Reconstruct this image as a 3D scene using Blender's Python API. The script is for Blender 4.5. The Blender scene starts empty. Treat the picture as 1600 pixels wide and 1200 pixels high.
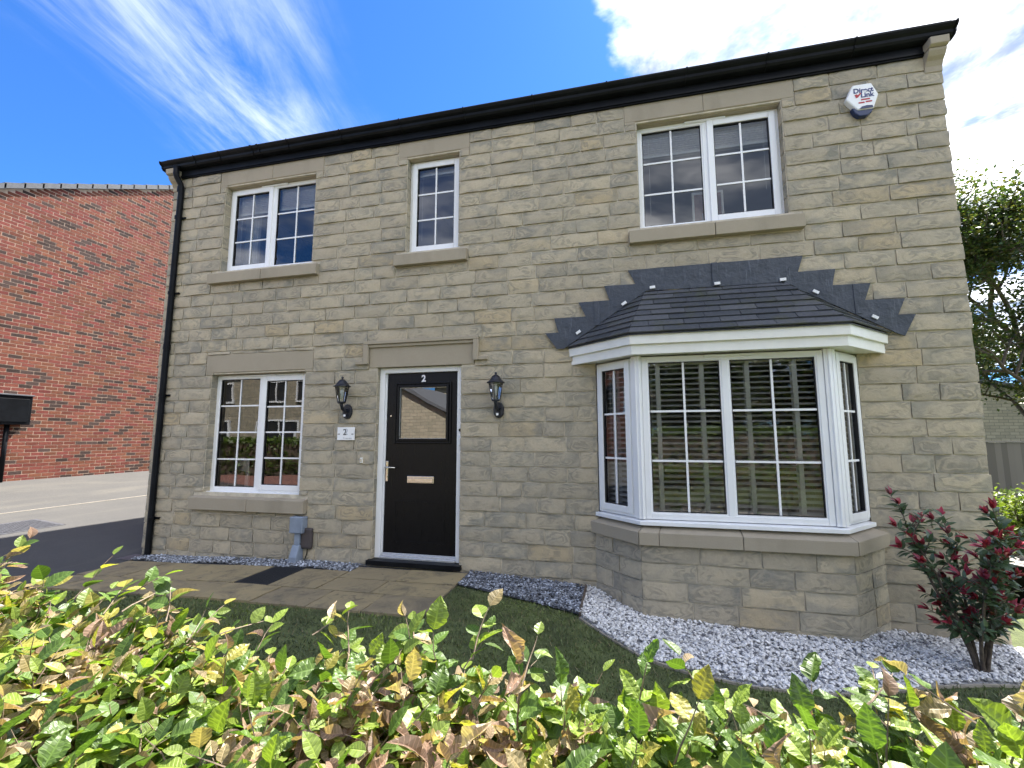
import bpy, bmesh, math, random
from mathutils import Vector, Matrix, noise as mnoise
R = math.radians
random.seed(7)
sc = bpy.context.scene
COL = sc.collection

# ------------------------------------------------------------------ camera, sky, sun, exposure
CAM = Vector((2.688, -4.613, 1.337))
YAW, PITCH, ROLL = R(13.387), R(6.599), R(-0.057)
FPX = 700.48
cd = bpy.data.cameras.new('camera'); cam = bpy.data.objects.new('camera', cd); COL.objects.link(cam)
fw = Vector((-math.sin(YAW)*math.cos(PITCH), math.cos(YAW)*math.cos(PITCH), math.sin(PITCH)))
rt = Vector((math.cos(YAW), math.sin(YAW), 0)); up = rt.cross(fw)
rt2 = math.cos(ROLL)*rt + math.sin(ROLL)*up; up2 = -math.sin(ROLL)*rt + math.cos(ROLL)*up
M = Matrix((rt2, up2, -fw)).transposed().to_4x4(); M.translation = CAM
cam.matrix_world = M
cd.sensor_width = 36; cd.sensor_fit = 'HORIZONTAL'; cd.lens = 36*FPX/1600
cd.clip_start = 0.02; cd.clip_end = 2000
sc.camera = cam

SUN_AZ, SUN_EL = R(21), R(55)            # azimuth measured from +y towards +x
SUN_DIR = Vector((math.sin(SUN_AZ)*math.cos(SUN_EL), math.cos(SUN_AZ)*math.cos(SUN_EL), math.sin(SUN_EL)))
sl = bpy.data.lights.new('sun', 'SUN'); sl.energy = 4.6; sl.angle = R(0.53); sl.color = (1, 0.95, 0.87)
so = bpy.data.objects.new('sun', sl); COL.objects.link(so)
so.rotation_euler = (-SUN_DIR).to_track_quat('-Z', 'Y').to_euler(); so.location = (6, 12, 14)

W = bpy.data.worlds.new('World'); sc.world = W; W.use_nodes = True
wt = W.node_tree; wt.nodes.clear()
def wn(t, **k):
    n = wt.nodes.new(t)
    for a, b in k.items(): setattr(n, a, b)
    return n
def wl(a, b): wt.links.new(a, b)
def wmath(op, a, b=None, c=None):
    n = wn('ShaderNodeMath', operation=op)
    for i, v in enumerate((a, b, c)):
        if v is None: continue
        if isinstance(v, (int, float)): n.inputs[i].default_value = v
        else: wl(v, n.inputs[i])
    return n.outputs[0]
def wstep(v, a, b):
    n = wn('ShaderNodeMapRange', interpolation_type='SMOOTHSTEP')
    wl(v, n.inputs[0]); n.inputs[1].default_value = a; n.inputs[2].default_value = b
    return n.outputs[0]
sky = wn('ShaderNodeTexSky', sky_type='NISHITA', sun_disc=False, sun_elevation=SUN_EL, sun_rotation=SUN_AZ,
         altitude=100, air_density=1.0, dust_density=0.2, ozone_density=4.0)
tc = wn('ShaderNodeTexCoord')
sep = wn('ShaderNodeSeparateXYZ'); wl(tc.outputs['Generated'], sep.inputs[0])
zc = wmath('MAXIMUM', sep.outputs[2], 0.02)
u_ = wmath('DIVIDE', sep.outputs[0], zc); v_ = wmath('DIVIDE', sep.outputs[1], zc)
uv = wn('ShaderNodeCombineXYZ'); wl(u_, uv.inputs[0]); wl(v_, uv.inputs[1])
def pix_uv(px, py):
    d = fw + rt2*((px-800)/FPX) + up2*((600-py)/FPX)
    return d.x/d.z, d.y/d.z
def wnoise(scale, detail=6, rough=0.6, dist=0.0, rot=0, sx=1, sy=1, off=(0, 0)):
    rm = wn('ShaderNodeMapping'); wl(uv.outputs[0], rm.inputs[0]); rm.inputs['Rotation'].default_value = (0, 0, rot)
    mp = wn('ShaderNodeMapping'); wl(rm.outputs[0], mp.inputs[0]); mp.inputs['Scale'].default_value = (sx, sy, 1)
    mp.inputs['Location'].default_value = (off[0], off[1], 3.1)
    n = wn('ShaderNodeTexNoise'); wl(mp.outputs[0], n.inputs['Vector'])
    n.inputs['Scale'].default_value = scale; n.inputs['Detail'].default_value = detail
    n.inputs['Roughness'].default_value = rough; n.inputs['Distortion'].default_value = dist
    return n.outputs['Fac']
def seg_mask(a, b, w0, w1, wob):
    # soft mask round a straight streak of cloud between two points of the cloud deck
    dx, dy = b[0]-a[0], b[1]-a[1]; L2 = dx*dx+dy*dy
    t = wmath('DIVIDE', wmath('ADD', wmath('MULTIPLY', wmath('SUBTRACT', u_, a[0]), dx), wmath('MULTIPLY', wmath('SUBTRACT', v_, a[1]), dy)), L2)
    t = wmath('MINIMUM', wmath('MAXIMUM', t, 0), 1)
    ex = wmath('SUBTRACT', u_, wmath('ADD', wmath('MULTIPLY', t, dx), a[0])); ey = wmath('SUBTRACT', v_, wmath('ADD', wmath('MULTIPLY', t, dy), a[1]))
    d = wmath('SQRT', wmath('ADD', wmath('MULTIPLY', ex, ex), wmath('MULTIPLY', ey, ey)))
    d = wmath('ADD', d, wmath('MULTIPLY', wmath('SUBTRACT', wob, 0.5), w1*0.9))
    return wmath('SUBTRACT', 1.0, wstep(d, w0, w1))
wob = wnoise(2.2, 5, 0.6)
A, B, C_, D_ = pix_uv(190, -40), pix_uv(420, 215), pix_uv(265, 245), pix_uv(480, 150)
ang = math.atan2(B[1]-A[1], B[0]-A[0])
cir = wmath('MAXIMUM', seg_mask(A, B, 0.03, 0.42, wob), seg_mask(pix_uv(395, 240), pix_uv(470, 165), 0.01, 0.16, wob))
streak = wnoise(2.4, 9, 0.66, 0.5, -ang, 0.5, 2.0)
cir = wmath('MULTIPLY', cir, wstep(streak, 0.34, 0.76))
far_streak = wmath('MULTIPLY', wstep(wnoise(0.5, 4, 0.5, 0, 0, 1, 1, (4.2, 1.7)), 0.56, 0.78), wstep(streak, 0.4, 0.85))
cu_n = wnoise(1.7, 10, 0.62, 0.25, 0, 1, 1, (0.35, 0.2))
cp = pix_uv(1480, 60)
cu_m = seg_mask(pix_uv(1240, -60), pix_uv(1700, 330), 0.30, 0.62, wob)
cu = wstep(wmath('ADD', cu_n, wmath('MULTIPLY', wmath('SUBTRACT', cu_m, 0.80), 0.55)), 0.33, 0.60)
cu_far = wstep(wnoise(0.45, 9, 0.6, 0.2, 0, 1, 1, (7.3, 2.9)), 0.40, 0.58)  # out-of-view cloud cover, thickened to throw more light on the shaded facade
# these fill clouds over the rest of the sky thin out where the deep blue stretch is in view
blue = wmath('MAXIMUM', seg_mask(pix_uv(300, 60), pix_uv(850, 60), 0.55, 1.1, wob), seg_mask(pix_uv(-250, 300), pix_uv(420, 240), 0.9, 1.9, wob))
cu_far = wmath('MULTIPLY', cu_far, wmath('SUBTRACT', 1.0, blue))
far_streak = wmath('MULTIPLY', far_streak, wmath('SUBTRACT', 1.0, blue))
cu_all = wmath('MAXIMUM', cu, wmath('MULTIPLY', cu_far, 0.85))
thin = wmath('MAXIMUM', cir, wmath('MULTIPLY', far_streak, 0.6))
shade = wstep(wnoise(1.5, 7, 0.6, 0.3, 0, 1, 1, (2.35, 1.2)), 0.36, 0.60)
cc = wn('ShaderNodeMix', data_type='RGBA'); wl(shade, cc.inputs[0])
cc.inputs[6].default_value = (1.25, 1.50, 2.0, 1); cc.inputs[7].default_value = (9.0, 9.0, 9.1, 1)
horiz = wstep(sep.outputs[2], -0.02, 0.10)
deep = wn('ShaderNodeMix', data_type='RGBA', blend_type='MULTIPLY'); deep.inputs[0].default_value = 1; wl(sky.outputs[0], deep.inputs[6]); deep.inputs[7].default_value = (0.17, 0.345, 0.57, 1)   # clear, deep-blue air
m1 = wn('ShaderNodeMix', data_type='RGBA'); wl(wmath('MULTIPLY', thin, 0.75), m1.inputs[0]); wl(deep.outputs[2], m1.inputs[6]); m1.inputs[7].default_value = (2.9, 3.2, 3.8, 1)
m2 = wn('ShaderNodeMix', data_type='RGBA'); wl(wmath('MULTIPLY', cu_all, horiz), m2.inputs[0]); wl(m1.outputs[2], m2.inputs[6]); wl(cc.outputs[2], m2.inputs[7])
bg = wn('ShaderNodeBackground'); bg.inputs[1].default_value = 0.11
wl(m2.outputs[2], bg.inputs[0]); wo = wn('ShaderNodeOutputWorld'); wl(bg.outputs[0], wo.inputs[0])

cy = sc.cycles
cy.max_bounces = 6; cy.diffuse_bounces = 3; cy.glossy_bounces = 3; cy.transmission_bounces = 3; cy.transparent_max_bounces = 8
cy.caustics_reflective = False; cy.caustics_refractive = False
cy.use_adaptive_sampling = True; cy.adaptive_threshold = 0.025; cy.use_denoising = True
sc.view_settings.view_transform = 'Standard'; sc.view_settings.look = 'None'
sc.view_settings.gamma = 1; sc.view_settings.use_curve_mapping = False
sc.view_settings.exposure = 2.1

# ------------------------------------------------------------------ materials
def hexa(c): return (c[0], c[1], c[2], 1)
class NT:
    def __init__(s, name):
        s.m = bpy.data.materials.new(name); s.m.use_nodes = True; s.t = s.m.node_tree
        s.b = s.t.nodes['Principled BSDF']; s.out = s.t.nodes['Material Output']
        g = s.t.nodes.new('ShaderNodeNewGeometry'); s.pos = g.outputs['Position']; s.geo = g
    def n(s, t, **k):
        x = s.t.nodes.new(t)
        for a, b in k.items(): setattr(x, a, b)
        return x
    def l(s, a, b): s.t.links.new(a, b)
    def setin(s, sock, v):
        if isinstance(v, bpy.types.NodeSocket): s.l(v, sock)
        elif isinstance(v, (int, float)): sock.default_value = v
        else: sock.default_value = hexa(v) if len(v) == 3 and sock.type == 'RGBA' else v
    def math(s, op, a, b=None, c=None):
        x = s.n('ShaderNodeMath', operation=op)
        for i, v in enumerate((a, b, c)):
            if v is not None: s.setin(x.inputs[i], v)
        return x.outputs[0]
    def step(s, v, a, b, lo=0, hi=1):
        x = s.n('ShaderNodeMapRange', interpolation_type='SMOOTHSTEP'); s.setin(x.inputs[0], v)
        x.inputs[1].default_value = a; x.inputs[2].default_value = b; x.inputs[3].default_value = lo; x.inputs[4].default_value = hi
        return x.outputs[0]
    def mix(s, f, a, b, mode='MIX'):
        x = s.n('ShaderNodeMix', data_type='RGBA', blend_type=mode)
        s.setin(x.inputs[0], f); s.setin(x.inputs[6], a); s.setin(x.inputs[7], b)
        return x.outputs[2]
    def noise(s, scale, detail=4, rough=0.55, dist=0.0, vec=None, stretch=None):
        x = s.n('ShaderNodeTexNoise'); v = vec or s.pos
        if stretch:
            mp = s.n('ShaderNodeMapping'); s.l(v, mp.inputs[0]); mp.inputs['Scale'].default_value = stretch; v = mp.outputs[0]
        s.l(v, x.inputs['Vector'])
        x.inputs['Scale'].default_value = scale; x.inputs['Detail'].default_value = detail
        x.inputs['Roughness'].default_value = rough; x.inputs['Distortion'].default_value = dist
        return x.outputs['Fac']
    def attr(s, name='tint'):
        x = s.n('ShaderNodeAttribute', attribute_name=name); return x.outputs['Color']
    def sepc(s, c):
        x = s.n('ShaderNodeSeparateColor'); s.l(c, x.inputs[0]); return x.outputs
    def bump(s, h, strength=0.5, dist=0.01):
        x = s.n('ShaderNodeBump'); s.setin(x.inputs['Height'], h); x.inputs['Strength'].default_value = strength; x.inputs['Distance'].default_value = dist
        s.l(x.outputs[0], s.b.inputs['Normal']); return x.outputs[0]
    def base(s, c): s.setin(s.b.inputs['Base Color'], c)
    def rough(s, v): s.setin(s.b.inputs['Roughness'], v)

MAT = {}
def pmat(name, col, rough=0.5, nz=None, bump=None, metallic=0.0, tint=False, spec=None):
    t = NT(name); c = hexa(col)
    if tint: c = t.attr()
    if nz:
        f = t.noise(nz[0], 5, 0.6); k = nz[1]
        g = t.step(f, 0.3, 0.7, 1-k, 1+k)
        cx = t.n('ShaderNodeCombineColor')
        for i in range(3): t.l(g, cx.inputs[i])
        c = t.mix(1.0, c, cx.outputs[0], 'MULTIPLY')
    t.base(c); t.rough(rough); t.b.inputs['Metallic'].default_value = metallic
    if spec is not None: t.b.inputs['Specular IOR Level'].default_value = spec
    if bump: t.bump(t.noise(bump[0], 6, 0.6), bump[1], bump[2])
    MAT[name] = t.m; return t.m

# pitched-face reconstituted stone: buff to grey-green with curling dark veins
t = NT('stone')
tr = t.sepc(t.attr())
off = t.n('ShaderNodeCombineXYZ'); t.l(t.math('MULTIPLY', tr[0], 31.0), off.inputs[0]); t.l(t.math('MULTIPLY', tr[1], 17.0), off.inputs[1]); t.l(t.math('MULTIPLY', tr[2], 23.0), off.inputs[2])
va = t.n('ShaderNodeVectorMath', operation='ADD'); t.l(t.pos, va.inputs[0]); t.l(off.outputs[0], va.inputs[1]); V = va.outputs[0]
eg = t.sepc(t.attr('edge'))[0]
swirl_n = t.math('ADD', t.math('MULTIPLY', eg, 0.30), t.noise(5.0, 3, 0.5, 0.9, V, (1, 1, 1.5)))
sw = t.math('ABSOLUTE', t.math('SUBTRACT', t.math('FRACT', t.math('MULTIPLY', swirl_n, 4.2)), 0.5))
vein = t.math('MULTIPLY', t.step(sw, 0.10, 0.36, 1, 0), t.step(t.noise(6, 2, 0.5, 0, V), 0.40, 0.62))
patch = t.step(t.math('SUBTRACT', t.noise(4.5, 3, 0.55, 0.8, V, (1, 1, 1.6)), t.math('MULTIPLY', eg, 0.14)), 0.34, 0.60)
buff = t.mix(tr[0], (0.458, 0.396, 0.290), (0.402, 0.354, 0.268))
buff = t.mix(t.step(tr[2], 0.88, 1.0), buff, (0.47, 0.385, 0.250))
grey = (0.258, 0.249, 0.212)
c = t.mix(t.math('MULTIPLY', patch, t.math('ADD', 0.22, t.math('MULTIPLY', tr[1], 0.62))), buff, grey)
c = t.mix(t.math('MULTIPLY', vein, 0.48), c, (0.178, 0.180, 0.155))
fine = t.noise(42, 7, 0.78, 0.4, V)
c = t.mix(1.0, c, t.mix(fine, (0.72, 0.72, 0.72), (1.26, 1.25, 1.23)), 'MULTIPLY')
c = t.mix(1.0, c, t.mix(t.math('FRACT', t.math('MULTIPLY', tr[2], 7.3)), (0.91, 0.91, 0.92), (1.07, 1.065, 1.05)), 'MULTIPLY')
t.base(c); t.rough(0.92); t.b.inputs['Specular IOR Level'].default_value = 0.2
h = t.math('ADD', t.math('MULTIPLY', t.noise(11, 4, 0.6, 0.6, V), 1.0), t.math('ADD', t.math('MULTIPLY', vein, -0.18), t.math('MULTIPLY', fine, 0.30)))
t.bump(h, 0.70, 0.013); MAT['stone'] = t.m

# smooth cast stone of the lintels and sills
t = NT('cast_stone')
c = t.mix(t.noise(5, 5, 0.65), (0.330, 0.285, 0.215), (0.388, 0.340, 0.262))
c = t.mix(t.step(t.noise(2.2, 4, 0.6, 0, None, (1, 1, 0.35)), 0.50, 0.75, 0, 0.5), c, (0.23, 0.205, 0.155))
c = t.mix(1.0, c, t.mix(t.noise(110, 3, 0.6), (0.86, 0.86, 0.86), (1.12, 1.12, 1.12)), 'MULTIPLY')
t.base(c); t.rough(0.9); t.b.inputs['Specular IOR Level'].default_value = 0.2; t.bump(t.noise(45, 6, 0.65), 0.25, 0.004); MAT['cast_stone'] = t.m

pmat('mortar', (0.54, 0.485, 0.385), 0.95, (9, 0.18), (50, 0.5, 0.006), spec=0.1)
pmat('brick_mortar', (0.50, 0.38, 0.29), 0.95, (8, 0.12), (60, 0.5, 0.004), spec=0.1)
pmat('brick', (0.3, 0.1, 0.06), 0.9, (26, 0.20), (70, 0.5, 0.004), tint=True, spec=0.15)

def white_plastic():
    t = NT('white_plastic')
    d = t.step(t.noise(7, 5, 0.65, 0, None, (1, 1, 0.4)), 0.35, 0.8)
    t.base(t.mix(d, (0.83, 0.84, 0.85), (0.80, 0.805, 0.805))); t.rough(0.3); MAT['white_plastic'] = t.m
white_plastic()
pmat('cream_board', (0.79, 0.785, 0.74), 0.38, (6, 0.04))
pmat('seal', (0.02, 0.02, 0.022), 0.6)
pmat('black_plastic', (0.006, 0.007, 0.009), 0.42, (5, 0.3), None, spec=0.12)
pmat('black_iron', (0.012, 0.014, 0.022), 0.42, (40, 0.2), (90, 0.2, 0.001))
pmat('chrome', (0.62, 0.6, 0.56), 0.22, (30, 0.05), metallic=1.0)
pmat('numeral_silver', (0.75, 0.75, 0.75), 0.3, None, None, 0.6)
pmat('aluminium', (0.66, 0.67, 0.69), 0.35, (30, 0.08), metallic=0.7)
pmat('navy', (0.01, 0.025, 0.09), 0.3, (10, 0.1))
pmat('print_blue', (0.015, 0.03, 0.16), 0.5)
pmat('print_red', (0.42, 0.02, 0.03), 0.5)
pmat('print_black', (0.02, 0.02, 0.03), 0.5)
pmat('print_grey', (0.42, 0.44, 0.48), 0.5)
pmat('grey_plastic', (0.225, 0.27, 0.34), 0.45, (8, 0.12))
pmat('brown_plastic', (0.062, 0.052, 0.052), 0.5, (8, 0.15))
pmat('interior', (0.62, 0.61, 0.59), 0.9, (2, 0.06))
pmat('carpet', (0.16, 0.14, 0.12), 0.95, (30, 0.2))
pmat('blind_white', (0.86, 0.86, 0.83), 0.5, (12, 0.05))
pmat('blind_tape', (0.86, 0.88, 0.86), 0.9, (80, 0.06))
pmat('blind_fabric', (0.78, 0.75, 0.73), 0.9, (40, 0.08))
pmat('frame_card', (0.33, 0.22, 0.19), 0.8, (20, 0.1))
pmat('wood_pale', (0.5, 0.33, 0.16), 0.5, (14, 0.15))
pmat('curtain', (0.42, 0.44, 0.47), 0.9, (14, 0.1))
pmat('kerb_stone', (0.30, 0.27, 0.22), 0.9, (9, 0.15), (60, 0.4, 0.004))
pmat('cover_iron', (0.085, 0.088, 0.10), 0.55, (30, 0.3), (60, 0.5, 0.004), metallic=0.3)
pmat('rubber_mat', (0.013, 0.015, 0.019), 0.8, (60, 0.4), (160, 0.8, 0.003))
pmat('soil', (0.10, 0.075, 0.05), 0.95, (9, 0.35), (30, 0.8, 0.02))
pmat('bark', (0.105, 0.08, 0.058), 0.9, (30, 0.35), (50, 0.7, 0.006))
pmat('twig', (0.20, 0.145, 0.10), 0.7, (60, 0.3), (120, 0.4, 0.002))
pmat('pebble', (0.5, 0.5, 0.5), 0.75, (40, 0.15), None, tint=True)
pmat('grey_bed', (0.07, 0.075, 0.085), 0.95, (60, 0.4), (80, 0.8, 0.01))
pmat('white_bed', (0.34, 0.34, 0.35), 0.95, (60, 0.5), (80, 0.8, 0.01))
pmat('grass', (0.06, 0.1, 0.03), 0.6, None, None, tint=True)
pmat('lawn', (0.080, 0.100, 0.032), 0.95, (5, 0.35), (60, 0.8, 0.02))
pmat('fence_wood', (0.165, 0.145, 0.125), 0.85, None, None, tint=True)
t = NT('far_stone')
sp = t.n('ShaderNodeSeparateXYZ'); t.l(t.pos, sp.inputs[0]); cb = t.n('ShaderNodeCombineXYZ'); t.l(t.math('ADD', sp.outputs[0], sp.outputs[1]), cb.inputs[0]); t.l(sp.outputs[2], cb.inputs[1])
bk = t.n('ShaderNodeTexBrick'); t.l(cb.outputs[0], bk.inputs['Vector']); bk.inputs['Scale'].default_value = 1.0; bk.inputs['Brick Width'].default_value = 0.38; bk.inputs['Row Height'].default_value = 0.15; bk.inputs['Mortar Size'].default_value = 0.012
bk.inputs['Color1'].default_value = (.40, .35, .26, 1); bk.inputs['Color2'].default_value = (.30, .27, .20, 1); bk.inputs['Mortar'].default_value = (.20, .18, .14, 1)
t.base(t.mix(1.0, bk.outputs[0], t.mix(t.noise(6, 5, .6), (.8, .8, .8), (1.2, 1.2, 1.2)), 'MULTIPLY')); t.rough(0.9); t.bump(t.noise(18, 5), 0.5, 0.02); MAT['far_stone'] = t.m
pmat('roof_tile', (0.10, 0.105, 0.115), 0.7, (8, 0.2), (30, 0.4, 0.005))
pmat('verge_tile', (0.075, 0.082, 0.095), 0.65, (12, 0.15), (40, 0.3, 0.003))
pmat('paving_red', (0.25, 0.12, 0.095), 0.9, (14, 0.25), (40, 0.4, 0.005))
pmat('pavement', (0.22, 0.21, 0.20), 0.9, (6, 0.15), (60, 0.4, 0.004))
pmat('rock', (0.40, 0.37, 0.33), 0.9, (12, 0.25), (20, 0.7, 0.02))

# lead sheet
t = NT('lead')
c = t.mix(t.noise(9, 5, 0.65, 0.5, None, (1, 1, 0.5)), (0.026, 0.034, 0.050), (0.056, 0.067, 0.088))
c = t.mix(t.step(t.noise(12, 4, 0.7, 0.3, None, (3, 1, 0.3)), 0.55, 0.80, 0, 0.6), c, (0.19, 0.21, 0.25))
t.base(c); t.rough(0.55); t.bump(t.noise(7, 4, 0.6), 0.8, 0.025); MAT['lead'] = t.m
# slates with a little moss
t = NT('slate'); a = t.sepc(t.attr())
c = t.mix(a[0], (0.040, 0.046, 0.056), (0.085, 0.090, 0.100))
c = t.mix(t.math('MULTIPLY', t.step(t.noise(5, 5, 0.7), 0.50, 0.72), 0.6), c, (0.062, 0.068, 0.030))
t.base(c); t.rough(t.step(t.noise(25, 4), 0.3, 0.7, 0.42, 0.62)); t.bump(t.noise(40, 6, 0.7, 0, None, (1, 1, 1)), 0.5, 0.004); MAT['slate'] = t.m
# black grained door skin
t = NT('door_black')
gr = t.noise(30, 6, 0.7, 1.2, None, (4, 1, 0.16))
t.base(t.mix(gr, (0.0025, 0.003, 0.004), (0.006, 0.006, 0.008))); t.b.inputs['Specular IOR Level'].default_value = 0.22; t.rough(t.step(gr, 0.3, 0.7, 0.26, 0.38)); t.bump(gr, 0.35, 0.002); MAT['door_black'] = t.m
# riven paving
t = NT('paving'); a = t.sepc(t.attr())
c = t.mix(a[0], (0.300, 0.240, 0.130), (0.220, 0.180, 0.112))
c = t.mix(t.step(t.noise(3.5, 6, 0.7, 0.6), 0.45, 0.72, 0, 0.75), c, (0.092, 0.080, 0.062))
c = t.mix(t.math('MULTIPLY', t.step(t.noise(9, 6, 0.75, 1.2), 0.56, 0.68), 0.6), c, (0.045, 0.043, 0.040))
t.base(c); t.rough(0.85); t.bump(t.noise(8, 7, 0.65, 0.6), 0.6, 0.014); MAT['paving'] = t.m
# tarmac
t = NT('tarmac')
c = t.mix(t.noise(1.1, 5, 0.6), (0.060, 0.059, 0.058), (0.090, 0.087, 0.082))
c = t.mix(t.step(t.noise(0.8, 5, 0.65, 0.8, None, (1.6, 0.35, 1)), 0.48, 0.70, 0, 0.7), c, (0.11, 0.103, 0.09))
c = t.mix(1.0, c, t.mix(t.noise(150, 3, 0.7), (0.5, 0.5, 0.5), (1.5, 1.5, 1.5)), 'MULTIPLY')
c = t.mix(t.step(t.noise(30, 3, 0.7), 0.58, 0.75, 0, 0.35), c, (0.17, 0.16, 0.14))
t.base(c); t.rough(0.92); t.b.inputs['Specular IOR Level'].default_value = 0.25; t.bump(t.noise(160, 3, 0.7), 0.7, 0.005); MAT['tarmac'] = t.m
# window glass: see-through with the mirror of a double-glazed unit
def glass(name, ior, tint, rough=0.0):
    t = NT(name); t.t.nodes.remove(t.b)
    tr_ = t.n('ShaderNodeBsdfTransparent'); tr_.inputs[0].default_value = hexa(tint)
    gl = t.n('ShaderNodeBsdfGlossy'); gl.inputs[0].default_value = (1, 1, 1, 1); gl.inputs['Roughness'].default_value = rough
    fr = t.n('ShaderNodeFresnel'); fr.inputs[0].default_value = ior
    b = t.n('ShaderNodeBump'); t.l(t.noise(1.6, 2, 0.5), b.inputs['Height']); b.inputs['Strength'].default_value = 0.06; b.inputs['Distance'].default_value = 0.02
    t.l(b.outputs[0], gl.inputs['Normal'])
    mx = t.n('ShaderNodeMixShader'); t.l(fr.outputs[0], mx.inputs[0]); t.l(tr_.outputs[0], mx.inputs[1]); t.l(gl.outputs[0], mx.inputs[2])
    t.l(mx.outputs[0], t.out.inputs[0]); MAT[name] = t.m
glass('glass', 1.86, (0.94, 0.96, 0.97))
glass('door_glass', 2.6, (0.22, 0.23, 0.23))
glass('lamp_glass', 1.6, (0.86, 0.88, 0.90))
# leaves: coloured per leaf, light passes through them
def leafmat(name, rough, trans, spec=0.5, veins=False):
    t = NT(name); col = t.attr()
    c = t.mix(1.0, col, t.mix(t.noise(70, 4, 0.6), (0.78, 0.78, 0.78), (1.2, 1.2, 1.2)), 'MULTIPLY')
    ev = t.sepc(t.attr('edge'))
    vw = t.math('ABSOLUTE', t.math('SUBTRACT', t.math('FRACT', t.math('SUBTRACT', t.math('MULTIPLY', ev[0], 7.5), t.math('MULTIPLY', ev[1], 0.9))), 0.5))
    vein_ = t.math('MAXIMUM', t.step(vw, 0.05, 0.17, 1, 0), t.step(ev[1], 0.03, 0.14, 1, 0))
    if veins: c = t.mix(1.0, c, t.mix(vein_, (0.86, 0.86, 0.86), (1.28, 1.24, 1.30)), 'MULTIPLY'); t.bump(vein_, 0.5, 0.0006)
    t.base(c); t.rough(rough); t.b.inputs['Specular IOR Level'].default_value = spec
    tl = t.n('ShaderNodeBsdfTranslucent'); vn_ = None; t.l(t.mix(1.0, c, (1.25, 1.35, 0.55), 'MULTIPLY'), tl.inputs[0])
    mx = t.n('ShaderNodeMixShader'); mx.inputs[0].default_value = trans
    t.l(t.b.outputs[0], mx.inputs[1]); t.l(tl.outputs[0], mx.inputs[2]); t.l(mx.outputs[0], t.out.inputs[0]); MAT[name] = t.m
leafmat('leaf', 0.42, 0.38, 0.45, True)
leafmat('leaf_far', 0.45, 0.35)
leafmat('leaf_shrub', 0.35, 0.22)

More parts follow.
